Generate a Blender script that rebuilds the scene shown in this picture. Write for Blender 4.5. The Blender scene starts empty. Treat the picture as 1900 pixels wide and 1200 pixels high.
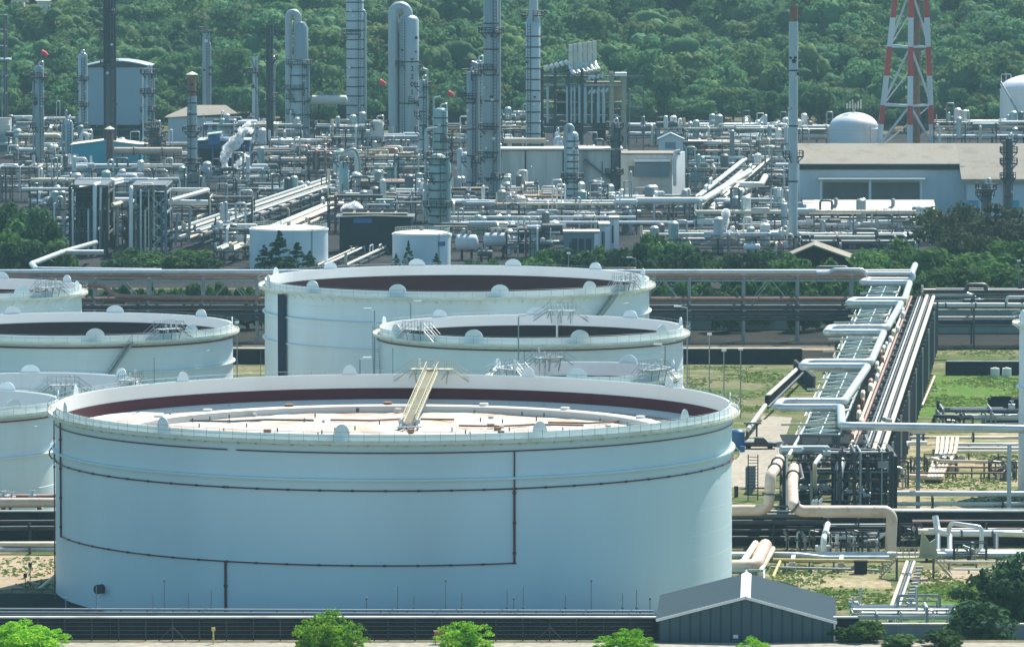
import bpy, math, random
import numpy as np
from mathutils import Vector, Matrix
S = bpy.context.scene
COL = S.collection
PI = math.pi
# ---------------------------------------------------------------- camera model
F, PITCH, CH = 11500.0, math.atan(892/11500.0), 88.0
CP, SP = math.cos(PITCH), math.sin(PITCH)
def ray(u, v):
    a, b = (u-950)/F, (600-v)/F
    return Vector((a, CP+b*SP, -SP+b*CP))
def P(u, v, Y):                 # point of the photo's pixel at distance Y
    r = ray(u, v); k = Y/r.y
    return Vector((r.x*k, Y, CH+r.z*k))
def G(u, v, z=0.0):             # point of the pixel on the level z
    r = ray(u, v); k = (z-CH)/r.z
    return Vector((r.x*k, r.y*k, z))
def Dv(v): return G(950, v).y   # distance of the ground seen at row v
def Xu(u, Y, v=500): return P(u, v, Y).x
cam = bpy.data.objects.new('camera', bpy.data.cameras.new('camera'))
COL.objects.link(cam)
cam.location = (0, 0, CH); cam.rotation_euler = (PI/2-PITCH, 0, 0)
cam.data.sensor_width = 36; cam.data.lens = 36*F/1900
cam.data.clip_start = 1; cam.data.clip_end = 8000
S.camera = cam
# ---------------------------------------------------------------- light
SUN_EL, SUN_AZ = math.radians(52), math.radians(29)
sv = Vector((math.sin(SUN_AZ)*math.cos(SUN_EL), math.cos(SUN_AZ)*math.cos(SUN_EL), math.sin(SUN_EL)))
sl = bpy.data.lights.new('sun', 'SUN'); sl.energy = 4.9; sl.angle = math.radians(.5); sl.color = (1, .94, .84)
so = bpy.data.objects.new('sun', sl); COL.objects.link(so)
so.rotation_euler = sv.to_track_quat('Z', 'Y').to_euler(); so.location = (60, 500, 400)
W = bpy.data.worlds.new('World'); S.world = W; W.use_nodes = True
nt = W.node_tree; bg = nt.nodes['Background']
sky = nt.nodes.new('ShaderNodeTexSky'); sky.sky_type = 'NISHITA'; sky.sun_disc = False
sky.sun_elevation = SUN_EL; sky.sun_rotation = SUN_AZ; sky.air_density = 1.0; sky.dust_density = .6; sky.ozone_density = 1.6
tint = nt.nodes.new('ShaderNodeMix'); tint.data_type = 'RGBA'; tint.blend_type = 'MULTIPLY'; tint.inputs[0].default_value = 1
tint.inputs[7].default_value = (.72, 1.0, 1.01, 1)
nt.links.new(sky.outputs[0], tint.inputs[6]); nt.links.new(tint.outputs[2], bg.inputs[0]); bg.inputs[1].default_value = .10
S.view_settings.view_transform = 'Standard'; S.view_settings.look = 'None'; S.view_settings.exposure = .84
S.cycles.max_bounces = 6; S.cycles.diffuse_bounces = 3; S.cycles.glossy_bounces = 2; S.cycles.transparent_max_bounces = 32
S.cycles.volume_bounces = 0; S.cycles.volume_max_steps = 64; S.cycles.use_denoising = True
S.cycles.sample_clamp_indirect = 4
# ---------------------------------------------------------------- materials
def nodes(name):
    m = bpy.data.materials.new(name); m.use_nodes = True
    t = m.node_tree; return m, t, t.nodes['Principled BSDF']
def nw(t, kind, **kw):
    n = t.nodes.new(kind)
    for k, v in kw.items(): setattr(n, k, v)
    return n
def mix(t, fac, a, b, mode='MIX'):
    n = nw(t, 'ShaderNodeMix', data_type='RGBA', blend_type=mode)
    for s, v in ((0, fac), (6, a), (7, b)):
        if hasattr(v, 'is_linked'): t.links.new(v, n.inputs[s])
        elif s == 0: n.inputs[0].default_value = v
        else: n.inputs[s].default_value = (*v, 1) if len(v) == 3 else v
    return n.outputs[2]
def noise(t, scale, detail=4, stretch=(1, 1, 1), coord='Object', rough=.6):
    tc = nw(t, 'ShaderNodeTexCoord'); mp = nw(t, 'ShaderNodeMapping'); mp.inputs['Scale'].default_value = stretch
    nz = nw(t, 'ShaderNodeTexNoise'); nz.inputs['Scale'].default_value = scale; nz.inputs['Detail'].default_value = detail
    nz.inputs['Roughness'].default_value = rough
    t.links.new(tc.outputs[coord], mp.inputs[0]); t.links.new(mp.outputs[0], nz.inputs[0]); return nz.outputs[0]
def ramp(t, f, a, b):
    r = nw(t, 'ShaderNodeMapRange'); r.inputs[1].default_value = a; r.inputs[2].default_value = b
    t.links.new(f, r.inputs[0]); return r.outputs[0]
def paint(name, col, rough=.55, metal=0., dirt=None, amt=.35, scale=.6, streak=False, lo=.5, hi=.72, vary=.12, bump=0):
    m, t, b = nodes(name)
    b.inputs['Roughness'].default_value = rough; b.inputs['Metallic'].default_value = metal
    dirt = dirt or tuple(c*.55 for c in col)
    f = ramp(t, noise(t, scale, 5, (1, 1, .12) if streak else (1, 1, 1)), lo, hi)
    mul = nw(t, 'ShaderNodeMath', operation='MULTIPLY'); mul.inputs[1].default_value = amt; t.links.new(f, mul.inputs[0])
    c = mix(t, mul.outputs[0], col, dirt)
    oi = nw(t, 'ShaderNodeObjectInfo'); mr = ramp(t, oi.outputs['Random'], 0, 1)
    mr.node.inputs[3].default_value = 1-vary; mr.node.inputs[4].default_value = 1+vary*.4
    cc = nw(t, 'ShaderNodeCombineColor')
    for i in range(3): t.links.new(mr, cc.inputs[i])
    c = mix(t, 1., c, cc.outputs[0], 'MULTIPLY')
    t.links.new(c, b.inputs['Base Color'])
    if bump:
        bp = nw(t, 'ShaderNodeBump'); bp.inputs['Strength'].default_value = bump; bp.inputs['Distance'].default_value = .1
        t.links.new(noise(t, scale*6, 3), bp.inputs['Height']); t.links.new(bp.outputs[0], b.inputs['Normal'])
    return m
def plated(key, line, sx, sy, amt):
    t = M[key].node_tree; b = t.nodes['Principled BSDF']; tc = nw(t, 'ShaderNodeTexCoord'); br = nw(t, 'ShaderNodeTexBrick'); br.inputs['Scale'].default_value = 1
    br.inputs['Brick Width'].default_value = sx; br.inputs['Row Height'].default_value = sy; br.inputs['Mortar Size'].default_value = .07; br.inputs['Mortar Smooth'].default_value = .4
    t.links.new(tc.outputs['Object'], br.inputs[0]); mm = nw(t, 'ShaderNodeMath', operation='MULTIPLY'); mm.inputs[1].default_value = amt; t.links.new(br.outputs['Fac'], mm.inputs[0])
    c = mix(t, mm.outputs[0], b.inputs['Base Color'].links[0].from_socket, line)
    f = ramp(t, noise(t, .23, 6, rough=.75), .52, .66); m3 = nw(t, 'ShaderNodeMath', operation='MULTIPLY'); m3.inputs[1].default_value = .7; t.links.new(f, m3.inputs[0])
    t.links.new(mix(t, m3.outputs[0], c, line), b.inputs['Base Color'])
def ribbed(name, col, axis=0, period=.5, rough=.5, dirt=None, amt=.3):
    m = paint(name, col, rough, 0, dirt, amt, .25, vary=.03); t = m.node_tree; b = t.nodes['Principled BSDF']
    tc = nw(t, 'ShaderNodeTexCoord'); wv = nw(t, 'ShaderNodeTexWave'); wv.bands_direction = 'XYZ'[axis]
    wv.inputs['Scale'].default_value = .314/period
    t.links.new(tc.outputs['Object'], wv.inputs[0])
    w2 = nw(t, 'ShaderNodeTexWave'); w2.bands_direction = 'XYZ'[axis]; w2.inputs['Scale'].default_value = .314/period/2; t.links.new(tc.outputs['Object'], w2.inputs[0])
    old = b.inputs['Base Color'].links[0].from_socket; t.links.new(mix(t, ramp(t, w2.outputs[1], .80, 1.05), old, tuple(x*.45 for x in col)), b.inputs['Base Color'])
    bp = nw(t, 'ShaderNodeBump'); bp.inputs['Strength'].default_value = .6; bp.inputs['Distance'].default_value = .06
    t.links.new(wv.outputs[1], bp.inputs['Height']); t.links.new(bp.outputs[0], b.inputs['Normal'])
    return m
M = {}
def mk(key, *a, **k): M[key] = paint(key, *a, **k)
mk('tank_white', (.62, .765, .80), .42, 0, (.40, .50, .52), .5, .05, True, .42, .75, .02)
mk('tank_white_far', (.67, .765, .79), .45, 0, (.52, .53, .48), .5, .12, True, .45, .75, .04)
mk('tank_inner', (.80, .80, .77), .5, 0, (.6, .57, .5), .4, .1, True, .5, .75, .02)
mk('rim', (.72, .73, .62), .5, 0, (.45, .40, .26), .6, .35, False, .45, .7, .04)
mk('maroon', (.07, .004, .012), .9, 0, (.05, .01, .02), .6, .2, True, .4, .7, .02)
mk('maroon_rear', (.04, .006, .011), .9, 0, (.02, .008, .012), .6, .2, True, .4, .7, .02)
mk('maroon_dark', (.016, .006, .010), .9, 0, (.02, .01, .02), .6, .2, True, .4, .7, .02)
mk('deck', (.47, .44, .385), .7, 0, (.46, .21, .09), .8, .11, False, .47, .68, .02, .5)
mk('foam_dam', (.6, .59, .54), .55, 0, (.40, .16, .09), .8, .35, False, .62, .74, .02)
mk('alum', (.58, .61, .61), .36, .5, (.3, .3, .28), .5, .5)
mk('pipe_white', (.68, .69, .66), .4, .1, (.5, .47, .4), .4, .4)
mk('pipe_cream', (.70, .62, .45), .5, 0, (.4, .3, .18), .45, .4)
mk('pipe_beige', (.60, .47, .36), .55, 0, (.36, .17, .09), .6, .5)
mk('pipe_rust', (.32, .15, .10), .6, 0, (.5, .42, .36), .5, .5)
mk('pipe_dark', (.05, .058, .066), .5, .2, (.2, .13, .09), .4, .5)
mk('fire_pipe', (.13, .012, .018), .5, 0, (.03, .02, .03), .4, .8)
mk('steel', (.29, .345, .37), .45, .25, (.20, .21, .21), .5, .35, True)
mk('steel_light', (.42, .475, .49), .45, .2, (.28, .27, .24), .5, .35, True)
mk('steel_green', (.30, .43, .41), .45, .2, (.17, .2, .18), .5, .35, True)
mk('steel_dark', (.026, .03, .038), .55, .2, (.14, .09, .06), .5, .4)
mk('steel_mid', (.085, .10, .11), .55, .2, (.22, .14, .09), .45, .4)
mk('galv', (.26, .30, .31), .5, .3, (.2, .2, .19), .4, .4)
mk('galv_green', (.40, .52, .49), .55, .1, (.18, .2, .17), .4, .4)
mk('black', (.022, .022, .027), .6, 0, (.07, .05, .045), .5, .3, True)
mk('rust', (.30, .13, .06), .75, 0, (.12, .05, .03), .7, .5)
mk('brown_pipe', (.13, .05, .045), .6, 0, (.24, .12, .08), .6, .5)
mk('olive', (.40, .37, .25), .6, 0, (.3, .2, .1), .5, .6)
mk('yellow', (.62, .50, .16), .6, 0, (.3, .2, .08), .5, .6)
mk('blue', (.01, .11, .30), .45, 0, None, .3, .6)
mk('navy', (.004, .012, .05), .6)
mk('wall_blue', (.56, .62, .65), .6, 0, (.36, .42, .46), .5, .12, True, vary=.02)
mk('blue_shed', (.008, .06, .17), .5, 0, None, .3, .3)
mk('teal', (.04, .36, .47), .5, 0, (.1, .3, .35), .4, .3, True)
mk('red', (.62, .025, .02), .45, 0, (.3, .06, .05), .4, .5)
mk('red_sock', (.75, .05, .06), .7, 0, (.8, .5, .45), .6, .9)
mk('white', (.76, .77, .75), .5, 0, (.5, .48, .42), .4, .4, True)
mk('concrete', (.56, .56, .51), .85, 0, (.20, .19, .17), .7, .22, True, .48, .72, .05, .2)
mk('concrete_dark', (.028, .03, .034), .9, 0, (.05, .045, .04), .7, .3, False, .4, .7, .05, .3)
mk('concrete_pale', (.66, .63, .55), .85, 0, (.36, .32, .25), .6, .3)
mk('slate', (.17, .22, .25), .6, 0, (.1, .13, .15), .5, .2, True)
mk('box_grey', (.30, .38, .43), .6, 0, (.16, .2, .22), .5, .12, True, vary=.02)
mk('box_grey_light', (.52, .57, .58), .6, 0, (.3, .3, .28), .5, .12, True, vary=.02)
mk('roof_tan', (.32, .295, .25), .75, 0, (.30, .25, .19), .7, .12, False, .45, .7, .02)
mk('roof_white', (.58, .56, .49), .65, 0, (.5, .44, .33), .6, .15, False, .45, .7, .02)
mk('opening', (.17, .165, .15), .8, 0, (.1, .1, .1), .5, .3)
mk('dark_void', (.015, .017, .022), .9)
mk('wall_green', (.28, .36, .31), .7, 0, (.2, .2, .15), .5, .2)
mk('car_dark', (.03, .032, .036), .25, .3, None, .2, .5)
mk('tyre', (.015, .015, .015), .8)
mk('glass_dark', (.02, .025, .03), .1)
mk('letter', (.03, .035, .045), .6)
mk('lamp', (.75, .76, .74), .4)
mk('copper', (.46, .24, .16), .5, .1, (.2, .1, .07), .5, .6)
mk('green_paint', (.03, .20, .09), .5, 0, None, .3, .5)
mk('bark', (.09, .07, .05), .9, 0, None, .5, 2)
plated('deck', (.30, .22, .17), 7, 2.3, .5); plated('roof_tan', (.24, .20, .16), 3.4, 60, .35)
M['shed_roof'] = ribbed('shed_roof', (.060, .088, .105), 1, .9, .9, (.045, .068, .08))
M['shed_wall'] = ribbed('shed_wall', (.085, .125, .14), 0, .55, .5, (.07, .1, .11))
for k_ in ('shed_roof', 'shed_wall', 'concrete_dark', 'roof_tan'): M[k_].node_tree.nodes['Principled BSDF'].inputs['Specular IOR Level'].default_value = .0
def leafmat(name, c1, c2, c3, trans=.35, scale=.25):
    m, t, b = nodes(name)
    g = nw(t, 'ShaderNodeNewGeometry')
    c = mix(t, ramp(t, noise(t, scale, 3), .38, .62), c1, c2)
    c = mix(t, ramp(t, g.outputs['Random Per Island'], .45, 1.25), c, c3)
    oi = nw(t, 'ShaderNodeObjectInfo'); mr = ramp(t, oi.outputs['Random'], 0, 1)
    mr.node.inputs[3].default_value = .6; mr.node.inputs[4].default_value = 1.3
    cc = nw(t, 'ShaderNodeCombineColor')
    for i in range(3): t.links.new(mr, cc.inputs[i])
    c = mix(t, 1., c, cc.outputs[0], 'MULTIPLY')
    wn = nw(t, 'ShaderNodeTexWhiteNoise', noise_dimensions='1D'); t.links.new(oi.outputs['Random'], wn.inputs['W'])
    c = mix(t, ramp(t, wn.outputs[0], .55, 1.6), c, (.17, .17, .035) if name == 'leaf_forest' else c1)
    t.links.new(c, b.inputs['Base Color']); b.inputs['Roughness'].default_value = .8; b.inputs['Specular IOR Level'].default_value = .06
    tr = nw(t, 'ShaderNodeBsdfTranslucent'); t.links.new(c, tr.inputs[0])
    ms = nw(t, 'ShaderNodeMixShader'); ms.inputs[0].default_value = trans
    t.links.new(b.outputs[0], ms.inputs[1]); t.links.new(tr.outputs[0], ms.inputs[2])
    t.links.new(ms.outputs[0], t.nodes['Material Output'].inputs[0])
    M[name] = m
leafmat('leaf_forest', (.07, .165, .07), (.17, .27, .085), (.09, .21, .11), .38, .02)
leafmat('leaf_bright', (.18, .46, .02), (.34, .60, .04), (.13, .36, .02), .55, .3)
leafmat('leaf_weed', (.10, .20, .04), (.16, .22, .05), (.08, .16, .03), .5, .3)
leafmat('leaf_dark', (.03, .075, .032), (.055, .12, .04), (.04, .085, .04), .28, .3)
leafmat('leaf_mid', (.055, .14, .04), (.12, .21, .05), (.05, .11, .035), .35, .25)
leafmat('leaf_brown', (.05, .052, .028), (.065, .09, .03), (.04, .06, .025), .25, .2)
# ground materials
def groundmat(name, cols, scale=.03, fine=.9, stretch=(1, 1, 1), a=.42, b_=.58):
    m, t, b = nodes(name); b.inputs['Roughness'].default_value = .95; b.inputs['Specular IOR Level'].default_value = .05
    c = mix(t, ramp(t, noise(t, scale, 6, stretch, rough=.7), a, b_), cols[0], cols[1])
    c = mix(t, ramp(t, noise(t, scale*4.3, 5, stretch, rough=.7), .5, .68), c, cols[2])
    c = mix(t, ramp(t, noise(t, fine, 4), .35, .75), c, tuple(x*.55 for x in cols[3]))
    t.links.new(c, b.inputs['Base Color'])
    bp = nw(t, 'ShaderNodeBump'); bp.inputs['Strength'].default_value = .5; bp.inputs['Distance'].default_value = .3
    t.links.new(noise(t, fine*1.5, 5), bp.inputs['Height']); t.links.new(bp.outputs[0], b.inputs['Normal'])
    M[name] = m
groundmat('soil', ((.19, .16, .11), (.10, .12, .05), (.28, .23, .16), (.14, .13, .08)), .035)
groundmat('lawn', ((.08, .21, .028), (.12, .19, .045), (.26, .21, .12), (.1, .14, .03)), .06, a=.4, b_=.65)
groundmat('sand', ((.44, .35, .24), (.36, .29, .2), (.48, .27, .14), (.45, .38, .28)), .07)
groundmat('sand_grass', ((.22, .20, .115), (.07, .125, .032), (.40, .33, .22), (.13, .14, .06)), .05, .9, (.5, 1, 1), .42, .56)
groundmat('sand_green', ((.42, .34, .23), (.08, .15, .035), (.42, .30, .18), (.26, .25, .13)), .075, .9, (.6, 1, 1), .47, .58)
groundmat('yard', ((.028, .032, .038), (.055, .055, .055), (.02, .024, .03), (.04, .04, .04)), .05)
groundmat('pale_road', ((.42, .38, .31), (.36, .33, .28), (.45, .40, .32), (.4, .36, .3)), .05)
groundmat('dark_ground', ((.026, .027, .026), (.045, .042, .036), (.03, .038, .022), (.03, .03, .028)), .08)
groundmat('forest_floor', ((.03, .045, .02), (.05, .06, .025), (.04, .05, .025), (.03, .04, .02)), .05)
# ---------------------------------------------------------------- mesh builder
class MB:
    def __init__(s): s.v = []; s.f = []
    def quad(s, *p): n = len(s.v); s.v += [tuple(q) for q in p]; s.f.append(tuple(range(n, n+len(p)))); return s
    def box(s, c, d, rz=0.):
        cx, cy, cz = c; dx, dy, dz = d[0]/2, d[1]/2, d[2]/2; n = len(s.v); co, si = math.cos(rz), math.sin(rz)
        for z in (-dz, dz):
            for x, y in ((-dx, -dy), (dx, -dy), (dx, dy), (-dx, dy)):
                s.v.append((cx+x*co-y*si, cy+x*si+y*co, cz+z))
        s.f += [(n+3, n+2, n+1, n), (n+4, n+5, n+6, n+7)]+[(n+i, n+(i+1) % 4, n+4+(i+1) % 4, n+4+i) for i in range(4)]
        return s
    def bar(s, p, q, w, h=None, up=(0, 0, 1)):
        p, q = Vector(p), Vector(q); h = h or w; d = (q-p)
        if d.length < 1e-6: return s
        d.normalize(); u = Vector(up)
        if abs(d.dot(u)) > .99: u = Vector((1, 0, 0))
        a = d.cross(u).normalized()*(w/2); b = a.cross(d).normalized()*(h/2); n = len(s.v)
        for e in (p, q): s.v += [tuple(e-a-b), tuple(e+a-b), tuple(e+a+b), tuple(e-a+b)]
        s.f += [(n, n+1, n+2, n+3), (n+7, n+6, n+5, n+4)]+[(n+(i+1) % 4, n+i, n+4+i, n+4+(i+1) % 4) for i in range(4)]
        return s
    def tube(s, pts, r, n=8, bend=None, caps=True, radii=None):
        pts = [Vector(p) for p in pts]
        if bend is None: bend = 2.2*r
        if bend > 0 and len(pts) > 2 and radii is None:
            out = [pts[0]]
            for i in range(1, len(pts)-1):
                a, b, c = pts[i-1], pts[i], pts[i+1]
                l = min(bend, (a-b).length*.49, (c-b).length*.49)
                if (b-a).angle(c-b, 0) < .06: out.append(b); continue
                p0 = b+(a-b).normalized()*l; p1 = b+(c-b).normalized()*l
                for k in range(5):
                    t = k/4; out.append(p0*(1-t)**2+b*2*t*(1-t)+p1*t*t)
            out.append(pts[-1]); pts = out
        m = len(pts); base = len(s.v); prev = None
        for i, p in enumerate(pts):
            d = (pts[min(i+1, m-1)]-pts[max(i-1, 0)])
            d = d.normalized() if d.length > 1e-9 else Vector((0, 0, 1))
            if prev is None:
                a = d.cross(Vector((0, 0, 1)))
                if a.length < 1e-3: a = Vector((1, 0, 0))
            else: a = prev-d*prev.dot(d)
            a.normalize(); prev = a; b = d.cross(a); rr = radii[i] if radii else r
            for k in range(n):
                t = 2*PI*k/n; s.v.append(tuple(p+a*math.cos(t)*rr+b*math.sin(t)*rr))
        for i in range(m-1):
            for k in range(n):
                k2 = (k+1) % n; s.f.append((base+i*n+k, base+i*n+k2, base+(i+1)*n+k2, base+(i+1)*n+k))
        if caps: s.f += [tuple(base+k for k in range(n))[::-1], tuple(base+(m-1)*n+k for k in range(n))]
        return s
    def lathe(s, c, prof, n=24, a0=0., a1=2*PI, closed=True):
        full = abs(a1-a0-2*PI) < 1e-6; cnt = n if full else n+1; base = len(s.v); m = len(prof)
        for k in range(cnt):
            t = a0+(a1-a0)*k/n; co, si = math.cos(t), math.sin(t)
            for r, z in prof: s.v.append((c[0]+r*co, c[1]+r*si, c[2]+z))
        for k in range(n):
            k2 = (k+1) % cnt
            for j in range(m-1): s.f.append((base+k*m+j, base+k2*m+j, base+k2*m+j+1, base+k*m+j+1))
            if closed == 'loop': s.f.append((base+k*m+m-1, base+k2*m+m-1, base+k2*m, base+k*m))
        return s
    def cyl(s, c, r, h, n=16, r2=None):
        r2 = r if r2 is None else r2
        return s.lathe(c, [(0, 0), (r, 0), (r2, h), (0, h)], n)
    def ringband(s, c, ri, ro, z0, z1, n=64, a0=0., a1=2*PI):
        return s.lathe(c, [(ri, z0), (ro, z0), (ro, z1), (ri, z1)], n, a0, a1, 'loop')
    def prism(s, poly, d):       # polygon (3-D points) swept by the vector d
        d = Vector(d); n = len(s.v); k = len(poly); poly = [Vector(p) for p in poly]
        s.v += [tuple(p) for p in poly]+[tuple(p+d) for p in poly]
        s.f += [tuple(range(n, n+k))[::-1], tuple(range(n+k, n+2*k))]+[(n+i, n+(i+1) % k, n+k+(i+1) % k, n+k+i) for i in range(k)]
        return s
USED = {}
def tag(o, label, cat, group=None):
    o['label'] = label; o['category'] = cat; o['kind'] = 'thing'
    if group: o['group'] = group
    USED.setdefault(label, []).append(o.name)
    return o
def thing(name, label, cat, loc, group=None):
    o = bpy.data.objects.new(name, None); o.empty_display_size = 1; COL.objects.link(o); o.location = loc
    return tag(o, label, cat, group)
def worg(o):
    w = Vector((0, 0, 0))
    while o: w = w+Vector(o.location); o = o.parent
    return w
def mesh(name, mb, mat, org=(0, 0, 0), sharp=38):
    me = bpy.data.meshes.new(name); ox, oy, oz = org
    me.from_pydata([(x-ox, y-oy, z-oz) for x, y, z in mb.v], [], mb.f)
    me.materials.append(M[mat] if isinstance(mat, str) else mat)
    me.polygons.foreach_set('use_smooth', [True]*len(me.polygons)); me.set_sharp_from_angle(angle=math.radians(sharp))
    me.update(); return me
def part(name, mb, mat, parent, label=None):
    o = bpy.data.objects.new(name, mesh(name, mb, mat, worg(parent))); COL.objects.link(o); o.parent = parent
    if label: o['label'] = label
    return o
def solo(name, mb, mat, label=None, cat=None, group=None, kind=None):
    xs = [p[0] for p in mb.v]; ys = [p[1] for p in mb.v]; zs = [p[2] for p in mb.v]
    org = ((min(xs)+max(xs))/2, (min(ys)+max(ys))/2, min(zs))
    o = bpy.data.objects.new(name, mesh(name, mb, mat, org)); COL.objects.link(o); o.location = org
    if kind: o['kind'] = kind
    if label: tag(o, label, cat, group)
    return o
def dup(root, loc, label=None, group=None):
    r = root.copy(); COL.objects.link(r); r.location = loc
    if label: r['label'] = label; USED.setdefault(label, []).append(r.name)
    if group: r['group'] = group
    for ch in list(root.children):
        c = ch.copy(); COL.objects.link(c); c.parent = r
        for g in ch.children: d = g.copy(); COL.objects.link(d); d.parent = c
    return r
# ================================================================ GROUND
def hz(x, y):
    z = 0.
    if y < 667: z = 2.1*min(1, (667-y)/1.5)
    if y > 1875:
        t = min(y, 2600)-1875; z = .062*t+.000058*t*t+6*math.sin(x*.013+1)*min(1, t/300)+5*math.sin(x*.021+y*.011)*min(1, t/300)
    return z
def ground():
    xs = [-1500, -800, -400]+list(range(-260, 261, 20))+[400, 800, 1500]
    ys = [-300, 200, 500, 640, 665.5, 667, 668, 700, 1000, 1400, 1800]+list(range(1875, 2600, 20))+[2700, 3000]
    mb = MB(); n = len(xs)
    for y in ys:
        for x in xs: mb.v.append((x, y, hz(x, y)))
    for j in range(len(ys)-1):
        for i in range(n-1): mb.f.append((j*n+i, j*n+i+1, (j+1)*n+i+1, (j+1)*n+i))
    solo('ground', mb, 'soil', kind='structure')
ground()
LV = [0.]
def sheet(name, poly, mat, rough=0., seed=1, z=None, kind='structure'):
    LV[0] += .006; z = LV[0] if z is None else z
    rnd = random.Random(seed); out = []
    poly = [Vector(p[:2]) for p in poly]
    for i, a in enumerate(poly):
        b = poly[(i+1) % len(poly)]; n = max(1, int((b-a).length/3)) if rough else 1
        for k in range(n):
            p = a+(b-a)*k/n
            out.append((p.x+rnd.uniform(-rough, rough), p.y+rnd.uniform(-rough, rough)*2.5, z))
    mb = MB(); mb.v = out; mb.f = [tuple(range(len(out)))]
    if sum(out[i][0]*out[(i+1) % len(out)][1]-out[(i+1) % len(out)][0]*out[i][1] for i in range(len(out))) < 0: mb.f = [mb.f[0][::-1]]
    solo(name, mb, mat, kind=kind)
def gp(*uv): return [G(u, v) for u, v in uv]
sheet('yard_paving', [(-330, 1225), (330, 1225), (300, 1874), (-300, 1874)], 'yard')
sheet('tank_yard', [(-260, 668.5), (260, 668.5), (260, 1222), (-260, 1222)], 'sand_grass')
sheet('rack_ground', [(-200, 1052), (200, 1052), (200, 1221), (-200, 1221)], 'dark_ground', 0, 15)  # dark ground sheet below the rear racks
sheet('meadow', gp((1240, 676), (1505, 678), (1440, 765), (1240, 765)), 'sand_grass', .8, 3)
sheet('lawn', gp((1680, 694), (1960, 694), (1960, 770), (1655, 774)), 'lawn', .5, 4)
sheet('sand_patch', gp((1600, 800), (1980, 800), (1980, 950), (1560, 940)), 'sand_green', 1.0, 5)
sheet('bare_sand', gp((1440, 1058), (1640, 1050), (1650, 1110), (1560, 1135), (1430, 1112)), 'sand_green', .8, 6)
sheet('lawn_strip', gp((1690, 1082), (1900, 1068), (1960, 1075), (1960, 1155), (1675, 1155)), 'lawn', .7, 7)
sheet('sand_strip', gp((1680, 1060), (1880, 1054), (1870, 1078), (1700, 1086)), 'sand', .5, 8)
sheet('bare_ground', gp((-60, 1030), (125, 1030), (125, 1092), (-60, 1098)), 'sand', .5, 9)
sheet('tank_shade', [(-120, 669), (30, 669), (30, 690), (-56, 724), (-120, 716)], 'dark_ground', .4, 10)  # huge tank's shadow put into the ground as a dark sheet
sheet('sand_path', gp((410, 640), (1550, 640), (1550, 650), (410, 650)), 'sand', .2, 11)
sheet('far_sand_path', gp((1690, 652), (1990, 648), (1990, 668), (1690, 668)), 'sand_grass', .2, 12)
sheet('service_road', [(-120, 640), (120, 640), (120, 663), (-120, 663)], 'pale_road', 0, 13, z=2.12)
sheet('concrete_apron', gp((1330, 905), (1425, 905), (1470, 775), (1415, 772)), 'pale_road', .1, 14)

# ================================================================ STORAGE TANKS
def disc_shield(mb, c, ang, w, h, t=.08, n=10):       # half-round plate standing on the rim, facing outwards
    co, si = math.cos(ang), math.sin(ang); tx, ty = -si, co
    prof = [(-w, -.25)]+[(-w*math.cos(PI*k/n), h*math.sin(PI*k/n)) for k in range(n+1)]+[(w, -.25)]
    mb.prism([(c[0]+tx*a-co*t/2, c[1]+ty*a-si*t/2, c[2]+b) for a, b in prof], (co*t, si*t, 0))
def railing(mb, c, r, z, h=1.1, n=120, a0=0., a1=2*PI, w=.035, mid=True):
    for k in range(n+1):
        t = a0+(a1-a0)*k/n; x, y = c[0]+r*math.cos(t), c[1]+r*math.sin(t)
        mb.bar((x, y, z), (x, y, z+h), w)
    for q in ((h, h*.55) if mid else (h,)):
        mb.tube([(c[0]+r*math.cos(a0+(a1-a0)*k/n), c[1]+r*math.sin(a0+(a1-a0)*k/n), z+q) for k in range(n+1)], w*.55, 4, 0)
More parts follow.
